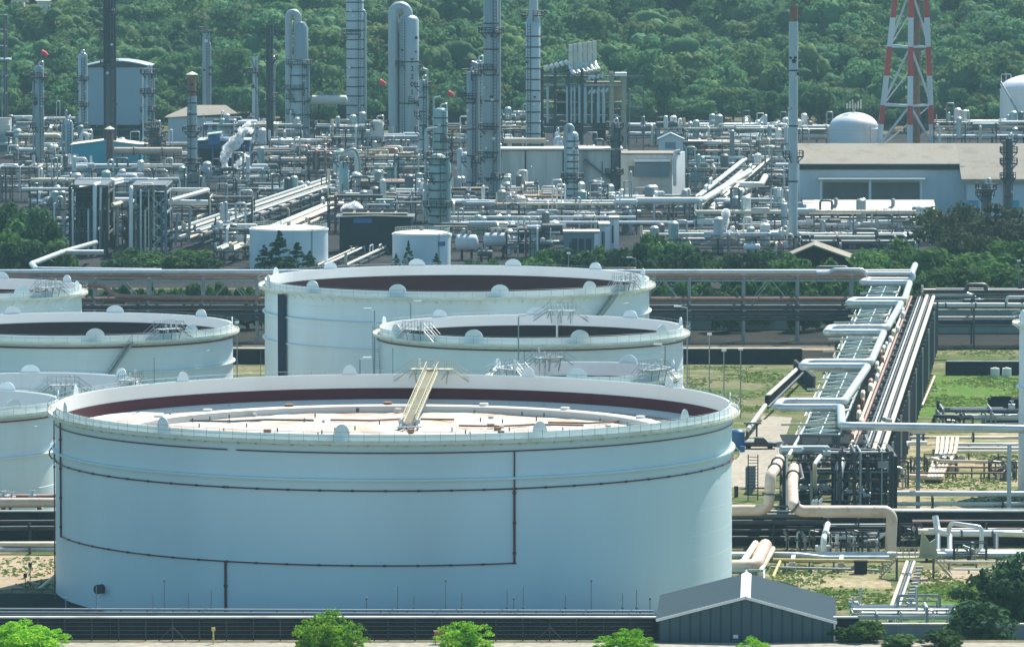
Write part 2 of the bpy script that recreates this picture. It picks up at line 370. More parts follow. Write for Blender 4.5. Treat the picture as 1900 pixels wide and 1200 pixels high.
def tank(label, u, v, rpx, D, h, shields, phase, seams=(.72,), rail=True, inner='tank_inner', band='maroon_dark', band_z=(1.7, 99), shell='tank_white_far',
         rim_w=.95, drop=9., plat=None, stair=None, pipes=(), n=96, ladder_tower=None):
    z_r = h; X = P(u, v, D).x; R = rpx*D/F; c = (X, D, 0)
    t = thing('storage_tank', label, 'storage tank', c)
    prof = [(R+.02, 0)]
    k = max(4, int(h/2.6))
    for i in range(1, k): prof += [(R+.02-.02*(i-1)/k*3, h*i/k), (R+.02-.02*i/k*3-.03, h*i/k+.02)]
    prof += [(R-.05, h), (R-.16, h), (R-.16, h-drop)]
    part('shell', MB().lathe(c, prof, n), shell, t)
    part('inner_wall', MB().ringband(c, R-.34, R-.18, h-drop, h-.04, n), inner, t)
    part('stained_band', MB().ringband(c, R-.40, R-.36, max(h-drop, h-band_z[1]), h-band_z[0], n), band, t)
    part('floating_roof', MB().lathe(c, [(0, h-drop-.3), (R*.8, h-drop-.3), (R*.8, h-drop), (R-.42, h-drop)], n), 'tank_inner', t)
    g = MB(); zc = h-1.05
    g.lathe(c, [(R, zc-.1), (R+rim_w, zc-.1), (R+rim_w, zc+.26), (R+rim_w-.06, zc+.26), (R+rim_w-.06, zc+.02), (R, zc+.02)], n)
    for i in range(int(R*3)):
        a = 2*PI*i/int(R*3); co, si = math.cos(a), math.sin(a)
        g.bar((c[0]+co*R, c[1]+si*R, zc-.75), (c[0]+co*(R+rim_w-.1), c[1]+si*(R+rim_w-.1), zc-.12), .07)
    part('wind_girder', g, 'rim', t)
    if rail:
        g = MB(); railing(g, c, R+rim_w-.05, zc+.2, 1.1, int(R*3.2)); part('handrail', g, 'galv', t)
    for s in seams:
        z = h*s; part('stiffener_ring', MB().lathe(c, [(R, z-.1), (R+.34, z-.08), (R+.34, z+.08), (R, z+.1)], n), shell, t)
    for i in range(shields):
        g = MB(); a = phase+2*PI*i/shields
        disc_shield(g, (c[0]+(R-.1)*math.cos(a), c[1]+(R-.1)*math.sin(a), h), a, 1.35, 1.05); part('foam_shield', g, 'tank_white_far', t)
    for z, r in pipes:
        part('fire_water_ring', MB().tube([(c[0]+(R+.3)*math.cos(2*PI*i/n), c[1]+(R+.3)*math.sin(2*PI*i/n), z) for i in range(n+1)], r, 6, 0, False), 'fire_pipe', t)
    for pl in (plat or ()): gauger(t, c, R, h, pl, 1.9, m='galv')
    if stair: helix(t, c, R, h, *stair)
    return t, c, R
def gauger(t, c, R, h, a, w=3.2, m='olive'):      # little gauging platform standing over the rim
    co, si = math.cos(a), math.sin(a); tx, ty = -si, co
    def q(x, r, z): return (c[0]+tx*x+co*(R+r), c[1]+ty*x+si*(R+r), h+z)
    g = MB(); zz = .55
    g.prism([q(-w, -1.2, zz), q(w, -1.2, zz), q(w, 1., zz), q(-w, 1., zz)], (0, 0, .1))
    for x in (-w*.8, 0, w*.8):
        for r in (-1., .8): g.bar(q(x, r, zz), q(x*.9, r*.5, -1.2), .09)
        g.bar(q(x, -1, zz), q(x+w*.4, -.2, -1.), .06)
    d = part('gauging_platform', g, m, t)
    g = MB()
    for x in [-w+w*2*i/6 for i in range(7)]:
        for r in (-1.2, 1.): g.bar(q(x, r, zz), q(x, r, zz+1.2), .05)
    for r in (-1.2, 1.):
        for z in (.6, 1.2): g.bar(q(-w, r, zz+z), q(w, r, zz+z), .05)
    for s in (-1, 1):
        for z in (.5, 1.1):
            g.bar(q(s*w, .4, zz+z), q(s*(w+2.1), .4, -.9+z), .05); g.bar(q(s*w, -.8, zz+z), q(s*(w+2.1), -.8, -.9+z), .05)
        g.bar(q(s*w, .4, zz), q(s*(w+2.1), .4, -.9), .1); g.bar(q(s*w, -.8, zz), q(s*(w+2.1), -.8, -.9), .1)
        for i in range(8): f = i/8; g.bar(q(s*(w+2.1*f), .4, zz-(zz+.9)*f), q(s*(w+2.1*f), -.8, zz-(zz+.9)*f), .06)
    part('platform_railing', g, m, t)
    for x, r, hh in ((w*.3, -.3, .9), (w*.6, .2, 1.3), (-w*.1, -.5, .6)): part('gauge_hatch', MB().cyl(q(x, r, zz), .14, hh, 8), 'pipe_white', t)
    part('gauge_pole', MB().tube([q(.5, -1., .3), q(.5, -1., -drop_len)], .16, 8, 0), 'pipe_white', t)
drop_len = 3.2
def helix(t, c, R, h, a0, a1, z0, z1):           # stair climbing round the shell
    g = MB(); n = 44; pr = None
    for i in range(n+1):
        f = i/n; a = a0+(a1-a0)*f; z = z0+(z1-z0)*f; co, si = math.cos(a), math.sin(a)
        p = (c[0]+co*(R+.1), c[1]+si*(R+.1), z); q = (c[0]+co*(R+1.0), c[1]+si*(R+1.0), z)
        g.bar(p, q, .28, .05)
        if pr:
            g.bar(pr[0], p, .05, .3); g.bar(pr[1], q, .05, .3)
            g.bar((pr[1][0], pr[1][1], pr[1][2]+1.1), (q[0], q[1], q[2]+1.1), .06); g.bar((pr[1][0], pr[1][1], pr[1][2]+.55), (q[0], q[1], q[2]+.55), .05)
        if i % 3 == 0: g.bar(q, (q[0], q[1], q[2]+1.1), .05)
        pr = (p, q)
    part('stairway', g, 'galv', t)

# ---- the big tank in front
def main_tank():
    c, R, h = (-13.97, 730., 0.), 40., 22.
    N = 480
    t = thing('storage_tank', 'huge white open-top storage tank in front with its roof and rolling ladder in view', 'storage tank', c)
    prof = [(R, 0)]
    for i in range(1, 8):
        z = h*i/8; prof += [(R-.008*(i-1), z), (R-.008*i, z+.001)]
    prof += [(R-.14, h), (R-.24, h), (R-.24, 12)]
    part('shell', MB().lathe(c, prof, N), 'tank_white', t)
    part('inner_wall', MB().ringband(c, R-.36, R-.25, 16.8, h-.05, N), 'tank_inner', t)
    part('stained_band', MB().ringband(c, R-.42, R-.37, 18.85, 20.25, N), 'maroon', t)
    part('wall_seal', MB().lathe(c, [(R-.38, 18.9), (R-.75, 18.75), (R-1.3, 18.15)], N), 'foam_dam', t)
    # wind girder with its brackets
    g = MB(); zc = 21.0; w = .92
    g.lathe(c, [(R-.1, zc-.06), (R+w, zc-.06), (R+w, zc+.22), (R+w-.05, zc+.22), (R+w-.05, zc+.03), (R-.1, zc+.03)], N)
    for i in range(116):
        a = 2*PI*i/116; co, si = math.cos(a), math.sin(a)
        g.bar((c[0]+co*(R-.1), c[1]+si*(R-.1), zc-.34), (c[0]+co*(R+w*.45), c[1]+si*(R+w*.45), zc-.1), .13)
    part('wind_girder', g, 'rim', t)
    g = MB(); railing(g, c, R+w-.06, zc+.2, 1.15, 150, w=.04); part('handrail', g, 'galv', t)
    g = MB()
    g.ringband(c, R+w-.1, R+w-.06, zc+.2, zc+.42, N); part('toe_board', g, 'rim', t)
    z = 16.9; part('stiffener_ring', MB().lathe(c, [(R-.1, z-.16), (R+.36, z-.12), (R+.36, z+.1), (R-.1, z+.16)], N), 'tank_white', t)
    # fire water pipework
    def arc(a0, a1, z, n=80, r=R+.1): return [(c[0]+r*math.sin(a0+(a1-a0)*k/n), c[1]-r*math.cos(a0+(a1-a0)*k/n), z) for k in range(n+1)]
    def th(u): return math.asin(max(-1, min(1, (u-730)/630)))
    part('sprinkler_ring', MB().tube(arc(th(462), th(1358), 19.95), .075, 5, 0), 'fire_pipe', t)
    part('sprinkler_ring', MB().tube(arc(th(103), th(446), 19.95), .075, 5, 0), 'fire_pipe', t)
    def ring(a0, a1, z):
        g = MB().tube(arc(a0, a1, z), .085, 6, 0); n = int((a1-a0)*R/3.6)
        for k in range(n+1):
            a = a0+(a1-a0)*k/max(1, n); p = arc(a-.004, a+.004, z, 1); g.tube(p, .135, 6, 0)
        return g
    part('fire_water_ring', ring(th(1), th(440)-.001, 15.7), 'fire_pipe', t)
    part('fire_water_ring', ring(th(446), th(1370), 15.7), 'fire_pipe', t)
    g = ring(th(122), th(954), 7.3)
    part('fire_water_loop', g, 'fire_pipe', t)
    def vert(u, z0, z1, r):
        p = arc(th(u), th(u)+1e-4, 0, 1)[0]; g = MB().tube([(p[0], p[1], z0), (p[0], p[1], z1)], r, 6, 0)
        k = z0+1
        while k < z1: g.tube([(p[0], p[1], k), (p[0], p[1], k+.25)], r*1.6, 6, 0); k += 3.4
        return g
    part('down_pipe', vert(122, 7.3, 21, .11), 'fire_pipe', t)
    part('down_pipe', vert(954, 15.7, 19.9, .085), 'fire_pipe', t)
    part('down_pipe', vert(954, 7.3, 15.7, .13), 'fire_pipe', t)
    part('down_pipe', vert(442, 0, 7.3, .14), 'fire_pipe', t)
    part('down_pipe', vert(102.5, 0, 20.9, .075), 'fire_pipe', t)
    for s, aa in ((1, th(1366)), (-1, th(94))):
        pts = [(c[0]+s*(R+.15+.75*math.sin(k*.63)), c[1]+1.2, 15.9+.75*math.cos(k*.63)) for k in range(9)]
        part('pipe_hoop', MB().tube(pts, .09, 5, 0), 'fire_pipe' if s < 0 else 'pipe_cream', t)
    for k in range(11):
        a = -PI/2+math.radians(-7.3+32.727*k)
        g = MB(); disc_shield(g, (c[0]+(R-.2)*math.cos(a), c[1]+(R-.2)*math.sin(a), h), a, .9, 1.15); part('foam_shield', g, 'tank_white_far', t)
    # floating roof
    part('pontoon', MB().lathe(c, [(32, 17.6), (32, 18.05), (R-.4, 18.25), (R-.4, 17.6)], N), 'deck', t)
    part('foam_dam', MB().lathe(c, [(31.6, 17.9), (31.6, 18.72), (31.75, 18.82), (32.4, 18.86), (33.3, 18.8), (33.6, 18.6), (33.65, 18.1)], N), 'foam_dam', t)
    rnd = random.Random(5); g = MB(); nr, na = 26, 120
    for j in range(nr):
        for k in range(na):
            r = 31.7*(j+.02)/(nr-1); a = 2*PI*k/na
            g.v.append((c[0]+r*math.cos(a), c[1]+r*math.sin(a), 17.95+(rnd.uniform(-.09, .09)+.10*math.sin(a*9+r*.7) if 0 < j < nr-1 else 0)))
    for j in range(nr-1):
        for k in range(na): g.f.append((j*na+k, (j+1)*na+k, (j+1)*na+(k+1) % na, j*na+(k+1) % na))
    part('floating_roof', g, 'deck', t)
    lg = None
    for k in range(72):
        a = rnd.uniform(0, PI); r = rnd.choice((9, 15, 21, 26, 30.5, 34.5, 37)); a = round(a*r/3.2)*3.2/r
        p = (r*math.cos(a), r*math.sin(a), 18.)
        if lg is None: lg = part('roof_leg', MB().cyl(c, .08, .5, 6), 'steel_mid', t)
        else: lg = lg.copy(); COL.objects.link(lg); lg.parent = t
        lg.location = p
    for k in range(7):
        a = math.radians(28+k*21+rnd.uniform(-3, 3)); p = (c[0]+32.6*math.cos(a), c[1]+32.6*math.sin(a), 18.8)
        part('deck_manhole', MB().cyl(p, .55, .35, 12), 'rust' if k in (3, 4) else 'tank_inner', t)
    for k in range(16):
        a = rnd.uniform(.15, PI-.15); r = rnd.uniform(4, 38); p = (c[0]+r*math.cos(a), c[1]+r*math.sin(a), 18.05); e = rnd.uniform(.25, .6)
        part('deck_fitting', MB().box((p[0], p[1], p[2]+e*.4), (e*1.6, e, e*.8), rnd.uniform(0, 3)), rnd.choice(('rust', 'steel_mid', 'foam_dam', 'concrete')), t)
    for k in range(4):
        x = c[0]-26+k*15+rnd.uniform(-4, 4); y = c[1]+rnd.uniform(10, 22); part('drain_hose', MB().tube([(x, y, 18.2), (x+5, y-1, 18.22), (x+9, y+1.5, 18.2), (x+15, y+.5, 18.2)], .13, 6), rnd.choice(('rust', 'steel_mid')), t)
    # gauging platform and rolling ladder
    gauger(t, c, R, h, math.asin(1) - (800-730)/630*.9, 2.6)
    top, bot = Vector((-9.9, 769.4, 22.5)), Vector((-12.3, 739.2, 18.75)); d = (bot-top).normalized(); sx = d.cross(Vector((0, 0, 1))).normalized()*.72
    g = MB(); n = 54
    for s in (-1, 1):
        for z, w_ in ((0, .22), (.55, .06), (1.05, .09)): g.bar(top+sx*s+Vector((0, 0, z)), bot+sx*s+Vector((0, 0, z)), w_)
    for i in range(n+1):
        p = top+(bot-top)*i/n; g.bar(p-sx, p+sx, .42, .05)
        if i % 3 == 0:
            for s in (-1, 1): g.bar(p+sx*s, p+sx*s+Vector((0, 0, 1.05)), .05)
    lad = part('rolling_ladder', g, 'olive', t)
    g = MB()
    for s in (-1, 1):
        g.cyl((bot.x+s*1.0, bot.y, bot.z-.1), .3, .5, 10); g.bar((bot.x+s*1.1, bot.y-1.6, 18.3), (bot.x+s*1.1, bot.y+14, 18.3), .18)
    g.bar((bot.x-1.5, bot.y-1.2, 18.35), (bot.x+1.5, bot.y-1.2, 18.35), .5, .12)
    part('ladder_track', g, 'steel_light', t)
    for u in (258, 458, 716, 975, 1290):
        a = math.asin((u-730)/630); p = (c[0]+(R-.15)*math.sin(a), c[1]+(R-.15)*math.cos(a), 20.); part('lightning_rod', MB().bar(p, (p[0], p[1], 25.2), .07), 'steel_mid', t)
    # shell manholes, nozzle
    for u, w_ in ((210, .55),):
        a = th(u); p = (c[0]+(R+.3)*math.sin(a), c[1]-(R+.3)*math.cos(a), 2.6)
        part('shell_manhole', MB().tube([(p[0]-.4*math.sin(a), p[1]+.4, p[2]), (p[0]+.5*math.sin(a), p[1]-.5, p[2])], w_, 12, 0), 'steel_dark', t)
    return t
main_tank()
A = math.radians
tank('wide white tank behind all the others, dark vertical duct on its left side', 848, 515, 358, 940, 22, 12, A(-107), pipes=(), band='maroon_rear', band_z=(1.55, 9), seams=(.60, .78), stair=(A(-37), A(-58), 22-1.1, 12), plat=(A(-30),))
def duct2():
    D, u = 940, 517; X = P(u, 600, D-26).x
    X0 = P(848, 515, 940).x; R = 358*940/F; a = math.asin((X-X0)/(R+.6))
    p = (X, 940-(R+.7)*math.cos(a), 0); t = bpy.data.objects['storage_tank.001']
    part('vertical_duct', MB().bar(p, (p[0], p[1], 20.6), 1.1), 'navy', t)
duct2()
tank('white tank with dark maroon inside standing in front of the wide rear tank', 986, 604, 283, 872, 20, 9, A(-112), (.55,), band_z=(1.55, 9), pipes=((18.3, .11),), plat=(A(222), A(78)), stair=(A(183), A(196), 19, 6), inner='tank_inner')
tank('small white tank tucked behind the right rear of the huge front tank', 1083, 687, 170, 805, 19.6, 7, A(-95), (.6,), band_z=(1.8, 9), pipes=((18.1, .07),), plat=(A(217), A(-40), A(113)))
tank('white tank with near-black inside and diagonal stair, second back on the left', 146, 602, 287, 902, 18, 9, A(-80), (.5, .7), band_z=(1.45, 9), pipes=((16.3, .13),), plat=(A(-51),), stair=(A(-67), A(-85), 17, 7))
tank('half-hidden white tank at the far left end, below the pipe bend', -60, 532, 212, 951, 20, 8, A(-57), (.6,), band='maroon', band_z=(1.7, 9), plat=(A(-40),))
tank('low white tank with glassy blue-grey rim between two larger left tanks', 65, 708, 194, 840, 15, 6, A(-83), (.6,), band='box_grey_light', band_z=(.2, 9), plat=(A(-20), A(-70)))
tank('white tank cut by the left edge, plain shell beside the huge tank', -130, 742, 240, 801, 16, 7, A(-45), (.6,), pipes=((14.3, .1),), band='box_grey_light', band_z=(.2, 9))
tank('tall white tank at the right edge throwing a round shadow on sand', 2057, 588, 166, 838, 24, 8, A(-80), (.6,))
# ================================================================ PIPE RACKS, WALLS AND YARD THINGS ROUND THE TANKS
def lerp(a, b, t): return a+(b-a)*t
def rack(label, A_, B_, width=5., levels=(4., 7.), npipe=4, bay=9., seed=1, mats=('alum', 'pipe_white', 'pipe_cream', 'pipe_dark'), frame='steel_mid',
         cat='pipe rack', rmin=.09, rmax=.3, brace=False, full=.55, drops=2, post=.32, name='pipe_rack', valves=2, top_pipe=None, group=None, fit=0):
    A_, B_ = Vector((A_[0], A_[1], 0)), Vector((B_[0], B_[1], 0)); L = (B_-A_).length; d = (B_-A_)/L; s = Vector((-d.y, d.x, 0))
    if s.y > 0: s = -s                      # s points towards the viewer
    t = thing(name, label, cat, A_, group); rnd = random.Random(seed); H = levels[-1]
    def q(l, w, z): return A_+d*l+s*w+Vector((0, 0, z))
    nb = max(1, round(L/bay))
    for i in range(nb+1):
        g = MB(); l = L*i/nb
        for w in (-width/2, width/2): g.bar(q(l, w, 0), q(l, w, H), post)
        for z in levels: g.bar(q(l, -width/2-.4, z-.2), q(l, width/2+.4, z-.2), post*.8, .35)
        if brace and i % 2: g.bar(q(l, -width/2, levels[0]), q(l, width/2, H), .15)
        part('portal_frame', g, frame, t)
    for w in (-width/2, width/2):
        g = MB()
        for z in levels: g.bar(q(0, w, z-.55), q(L, w, z-.55), .16, .28)
        if brace:
            for i in range(nb):
                if i % 2 == 0:
                    m = q(L*(i+.5)/nb, w, H-.4); g.bar(q(L*i/nb, w, levels[0]), m, .14); g.bar(q(L*(i+1)/nb, w, levels[0]), m, .14)
        part('side_beam', g, frame, t)
    for z in levels:
        ws = sorted(rnd.uniform(-width/2+.3, width/2-.3) for _ in range(npipe))
        for w in ws:
            r = rnd.uniform(rmin, rmax) if rnd.random() > .25 else rnd.uniform(rmin, rmin*1.5)
            l0, l1 = (0, L) if rnd.random() < full else sorted((rnd.uniform(0, L*.45), rnd.uniform(L*.5, L)))
            pts = [q(l0, w, z+r), q(l1, w, z+r)]
            if rnd.random() < .35 and l1-l0 > 16:      # an expansion loop standing above the rack
                m = rnd.uniform(l0+4, l1-10); k = rnd.uniform(3, 6); up = rnd.uniform(.9, 1.8)
                pts = [pts[0], q(m, w, z+r), q(m, w, z+r+up), q(m+k, w, z+r+up), q(m+k, w, z+r), pts[1]]
            if rnd.random() < .3: pts = pts+[pts[-1]+Vector((0, 0, -z*.8))]
            if rnd.random() < .25: pts = [pts[0]+Vector((0, 0, rnd.uniform(1, 3)))]+pts
            part('pipe', MB().tube(pts, r, 6 if r < .2 else 8), rnd.choice(mats), t)
    for k in range(drops):
        l = rnd.uniform(0, L); w = width/2+rnd.uniform(.2, 1.2); r = rnd.uniform(rmin, rmax*.8); z = rnd.choice(levels)
        part('drop_pipe', MB().tube([q(l, -width*.3, z+.6), q(l, w, z+.6), q(l, w, .2)], r, 6), rnd.choice(mats), t)
    for k in range(valves):
        l = rnd.uniform(0, L); z = rnd.choice(levels); w = rnd.uniform(-width/2, width/2); g = MB()
        g.tube([q(l-.5, w, z+.3), q(l+.5, w, z+.3)], .38, 8, 0); g.tube([q(l, w, z+.3), q(l, w, z+1.1)], .09, 6, 0); g.ringband(q(l, w, z+1.1), .22, .34, -.04, .04, 10)
        part('valve', g, rnd.choice(('steel_light', 'alum', 'steel_mid')), t)
    for k in range(fit):
        l = rnd.uniform(.5, L-.5); w = rnd.uniform(-width/2, width/2); z = rnd.choice(levels); kind = rnd.random(); m = rnd.choice(('alum', 'steel_light', 'pipe_white', 'galv', 'steel_green', 'steel_mid'))
        if kind < .3:
            r = rnd.uniform(.5, 1.15); hh = rnd.uniform(2.5, 7.5); part('drum', MB().lathe(q(l, w, z-hh*.5), [(0, 0), (r, .3), (r, hh), (r*.6, hh+r*.4), (0, hh+r*.5)], 12), m, t)
        elif kind < .55:
            r = rnd.uniform(.35, .8); e = rnd.uniform(1.2, 3.2); a, b = q(l-e, w, z+r), q(l+e, w, z+r); part('exchanger', MB().tube([a-d*.3, a, b, b+d*.3], r, 12, 0, True, [r*.5, r, r, r*.5]), m, t)
        elif kind < .72:
            hh = rnd.uniform(1.5, 6.5); r = rnd.uniform(.1, .28); e = rnd.uniform(-3, 3); part('riser', MB().tube([q(l, w, .1), q(l, w, z+hh), q(l+e, w, z+hh), q(l+e, w, z)], r, 6), m, t)
        elif kind < .86:
            g = MB(); e = rnd.uniform(3, 7); a, b = q(l-e, w, z+.3), q(l+e, w, z+.3); g.bar(a, b, 1.2, .1)
            for hh in (.6, 1.15): g.bar(a+s*.6+Vector((0, 0, hh)), b+s*.6+Vector((0, 0, hh)), .07)
            for i in range(7): p = a.lerp(b, i/6)+s*.6; g.bar(p, p+Vector((0, 0, 1.15)), .07)
            part('walkway', g, rnd.choice(('steel_mid', 'galv', 'olive')), t)
        else:
            e = rnd.uniform(.6, 1.4); part('control_box', MB().box(q(l, w, z+e*.5), (e*1.2, e*.6, e)), rnd.choice(('white', 'box_grey_light', 'concrete_pale', 'slate')), t)
    if top_pipe:
        for w, z, r, m in top_pipe: part('pipe', MB().tube([q(-1, w, z), q(L+1, w, z)], r, 10), m, t)
    return t, q, L
def run(label, pts, r, mat, cat='pipe', supports=0, name='pipe', group=None, n=10, flanges=0, base=0.):
    g = MB().tube(pts, r, n); pts = [Vector(p) for p in pts]
    if r >= .4 and base == 0.:                       # raised cladding joints
        for a_, b_ in zip(pts, pts[1:]):
            L_ = (b_-a_).length; d_ = (b_-a_).normalized(); k = 2.2
            while k < L_-1.6: g.tube([a_+d_*k, a_+d_*(k+.16)], r*1.055, n, 0, False); k += 3.4
    c = sum(pts, Vector())/len(pts); t = thing(name, label, cat, (c.x, c.y, base), group)
    part('pipe_run', g, mat, t)
    seg = [(pts[i+1]-pts[i]).length for i in range(len(pts)-1)]; tot = sum(seg)
    def at(f):
        l = f*tot
        for i, k in enumerate(seg):
            if l <= k: return pts[i].lerp(pts[i+1], l/k), (pts[i+1]-pts[i]).normalized()
            l -= k
        return pts[-1], (pts[-1]-pts[-2]).normalized()
    for i in range(supports):
        p, d = at((i+.5)/supports)
        if p.z-r > base+.25 and abs(d.z) < .5: part('support', MB().bar((p.x, p.y, base), (p.x, p.y, p.z-r*.9), .16+r*.3), 'steel_mid', t)
    for i in range(flanges):
        p, d = at((i+.7)/(flanges+.4)); part('flange', MB().tube([p-d*.12, p+d*.12], r*1.35, 10, 0), 'steel_mid', t)
    return t
def wall(label, pts, h, mat='concrete_dark', th=.5, name='bund_wall', cat='wall', cap=True):  # default dark concrete carries the shade of the bund wall faces
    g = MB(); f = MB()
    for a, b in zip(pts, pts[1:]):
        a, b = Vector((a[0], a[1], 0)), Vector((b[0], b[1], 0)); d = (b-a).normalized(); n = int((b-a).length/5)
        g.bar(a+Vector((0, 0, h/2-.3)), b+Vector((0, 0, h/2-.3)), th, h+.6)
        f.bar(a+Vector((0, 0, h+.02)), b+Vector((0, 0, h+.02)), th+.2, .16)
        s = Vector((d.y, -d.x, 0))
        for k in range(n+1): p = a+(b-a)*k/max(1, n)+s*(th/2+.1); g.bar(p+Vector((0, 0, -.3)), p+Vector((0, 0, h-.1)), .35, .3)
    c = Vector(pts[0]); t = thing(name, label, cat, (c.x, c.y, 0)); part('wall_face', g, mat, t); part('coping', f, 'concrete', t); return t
# ---------------------------------------------------------------- bund walls
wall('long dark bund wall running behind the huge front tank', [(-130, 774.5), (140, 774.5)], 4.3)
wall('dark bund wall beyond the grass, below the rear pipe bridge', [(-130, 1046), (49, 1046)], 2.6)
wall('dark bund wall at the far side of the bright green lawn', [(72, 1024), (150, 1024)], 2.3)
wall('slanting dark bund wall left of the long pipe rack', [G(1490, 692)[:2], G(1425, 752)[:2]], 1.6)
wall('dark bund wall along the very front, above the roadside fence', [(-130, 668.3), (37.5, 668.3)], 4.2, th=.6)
wall('low pale green wall behind the rear pipe bridge', [(24, 1120), (52, 1120)], 3.2, 'wall_green', name='yard_wall')
wall('grey-green wall glimpsed right of the long pipe rack', [(72, 1112), (150, 1112)], 4.2, 'wall_green', name='yard_wall')
# ---------------------------------------------------------------- rear pipe bridge, right across the picture
t, q, L = rack('tall two-tier pipe bridge crossing the whole scene behind the tanks', (-150, 1092), (69.5, 1092), 6., (5.4, 7.2, 11.6), 5, 9.5, 3,
   ('pipe_dark', 'pipe_dark', 'steel_mid', 'pipe_rust', 'pipe_dark'), 'galv', 'pipe rack', .15, .36, True, .85, 3, .42, valves=3,
   top_pipe=[(2.6, 12.6, .46, 'alum'), (1.4, 12.2, .22, 'alum'), (3.3, 7.9, .3, 'pipe_rust'), (-1, 7.8, .35, 'pipe_dark'), (3.2, 6.5, .42, 'pipe_dark'), (3.3, 5.2, .4, 'pipe_dark'), (3.2, 4.3, .3, 'pipe_dark')])  # lower tier pipes coloured dark to carry its shade
run('white pipe dropping in an S-bend beside the far left tank', [P(30, 522, 1088), P(195, 531, 1088), P(212, 549, 1088), P(300, 552, 1088), P(482, 553, 1088)], .42, 'pipe_rust', n=10)
run('silver pipe bent towards the process units above the far left tank', [P(300, 503, 1090), P(68, 500, 1090), P(58, 490, 1110), P(115, 468, 1220), P(178, 450, 1300)], .5, 'alum')
run('white pipe turning off beside the silver bend on the left', [P(112, 468, 1222), P(192, 468, 1224)], .5, 'alum')
run('short silver loop on top of the rear pipe bridge', [P(1515, 507, 1087), P(1540, 507, 1087), P(1546, 501, 1087), P(1600, 501, 1087), P(1606, 508, 1087), P(1690, 508, 1087)], .42, 'alum')
# rear bridge, right of the long rack
rack('dark pipe rack continuing right of the long pipe rack', (72, 1084), (160, 1084), 6., (4.2, 7.6, 9.3), 5, 8.5, 8, ('pipe_dark', 'pipe_white', 'alum', 'pipe_dark', 'pipe_cream'), 'steel_mid', rmin=.15, rmax=.45, full=.8, drops=4, valves=4)
run('pair-bend white pipe over the rack at the right margin', [P(1712, 545, 1083), P(1795, 545, 1083), P(1816, 559, 1083), P(1960, 559, 1083)], .5, 'pipe_white')
run('second white pipe low over the rack at the right margin', [P(1716, 566, 1080), P(1850, 566, 1080), P(1960, 567, 1080)], .45, 'pipe_white', flanges=4)
run('thin white pipe stepping up at the far right of the rack', [P(1868, 562, 1080), P(1868, 551, 1080), P(1960, 551, 1080)], .25, 'pipe_white')
# ---------------------------------------------------------------- the long rack running away on the right
NA, NB = P(1530, 850, 822), P(1688, 540, 1086)
def rk(u, v, z): return G(u, v, z)
A2, B2 = Vector((44.2, 812, 0)), Vector((69.4, 1086, 0)); dd = (B2-A2).normalized(); ss = Vector((dd.y, -dd.x, 0))
def lq(l, w, z): return A2+dd*l+ss*w+Vector((0, 0, z))
LL = (B2-A2).length
t = thing('pipe_rack', 'long tall pipe rack running away from the huge tank to the rear bridge', 'pipe rack', A2)
nb = 24
for i in range(nb+1):
    g = MB(); l = LL*i/nb
    for w in (-6.2, -1.2, 4.6): g.bar(lq(l, w, 0), lq(l, w, 10.3 if w < 0 else 8.6), .38)
    for z in (4.2, 6.6, 8.4): g.bar(lq(l, -6.4, z), lq(l, 4.8, z), .3, .34)
    g.bar(lq(l, -6.4, 10.2), lq(l, -1, 10.2), .25, .3)
    part('portal_frame', g, 'steel_mid', t)
for w, z in ((-6.2, 10.2), (-1.2, 10.2), (-6.2, 6.6), (4.6, 8.4), (4.6, 4.2)):
    part('side_beam', MB().bar(lq(0, w, z), lq(LL, w, z), .2, .34), 'galv_green' if z > 9 else 'steel_mid', t)
for i in range(46):                                   # green lattice panels of the roof truss
    g = MB(); l = LL*(i+.1)/46; l2 = l+LL*.78/46; z = 10.35
    for a, b in (((l, -6), (l, -1.4)), ((l2, -6), (l2, -1.4)), ((l, -6), (l2, -1.4)), ((l, -3.7), (l2, -3.7))): g.bar(lq(a[0], a[1], z), lq(b[0], b[1], z), .17, .17)
    if i % 2: g.bar(lq(l, -6, z-.05), lq(l2, -3.7, z-.05), .15)
    part('truss_panel', g, 'galv_green', t)
rnd = random.Random(11)
for k in range(15):
    l = 12+k*17.5+rnd.uniform(-3, 3); r = rnd.uniform(.12, .2); part('cross_pipe', MB().tube([lq(l, -7.5-rnd.uniform(0, 2), 10.5), lq(l+.2, rnd.uniform(-2.5, -1), 10.6), lq(l+3, -1, 10.6)], r, 6), rnd.choice(('pipe_white', 'alum', 'pipe_cream')), t)
for k in range(9):
    l = 20+k*29; g = MB(); a, b = lq(l, -7.4, 8.2), lq(l+9, -7.4, 8.2); g.bar(a, b, 1.1, .12)
    for h in (.6, 1.15): g.bar(a+Vector((0, 0, h)), b+Vector((0, 0, h)), .08)
    for i in range(6): p = a.lerp(b, i/5); g.bar(p, p+Vector((0, 0, 1.15)), .08)
    part('side_platform', g, 'concrete_pale', t)
for k in range(7):
    w = 2.0+k*.42; part('pipe', MB().tube([lq(2, w, 8.6+.05*k), lq(LL-2, w, 8.6+.05*k)], .13, 6), ('pipe_dark', 'pipe_white', 'pipe_dark')[k % 3], t)
for w, z, r, m in ((3.6, 8.95, .3, 'pipe_cream'), (4.75, 8.8, .32, 'pipe_cream'), (.4, 8.9, .22, 'pipe_cream'), (.9, 8.8, .2, 'pipe_rust'), (-2.4, 7, .3, 'pipe_dark'), (-3.5, 7, .25, 'pipe_dark'), (-4.6, 7, .35, 'pipe_dark'), (1.5, 6.9, .35, 'pipe_dark'), (-5.4, 4.6, .3, 'pipe_dark'), (-.3, 4.6, .3, 'pipe_dark')):
    part('pipe', MB().tube([lq(-6, w, z), lq(LL-4, w, z)], r, 8), m, t)
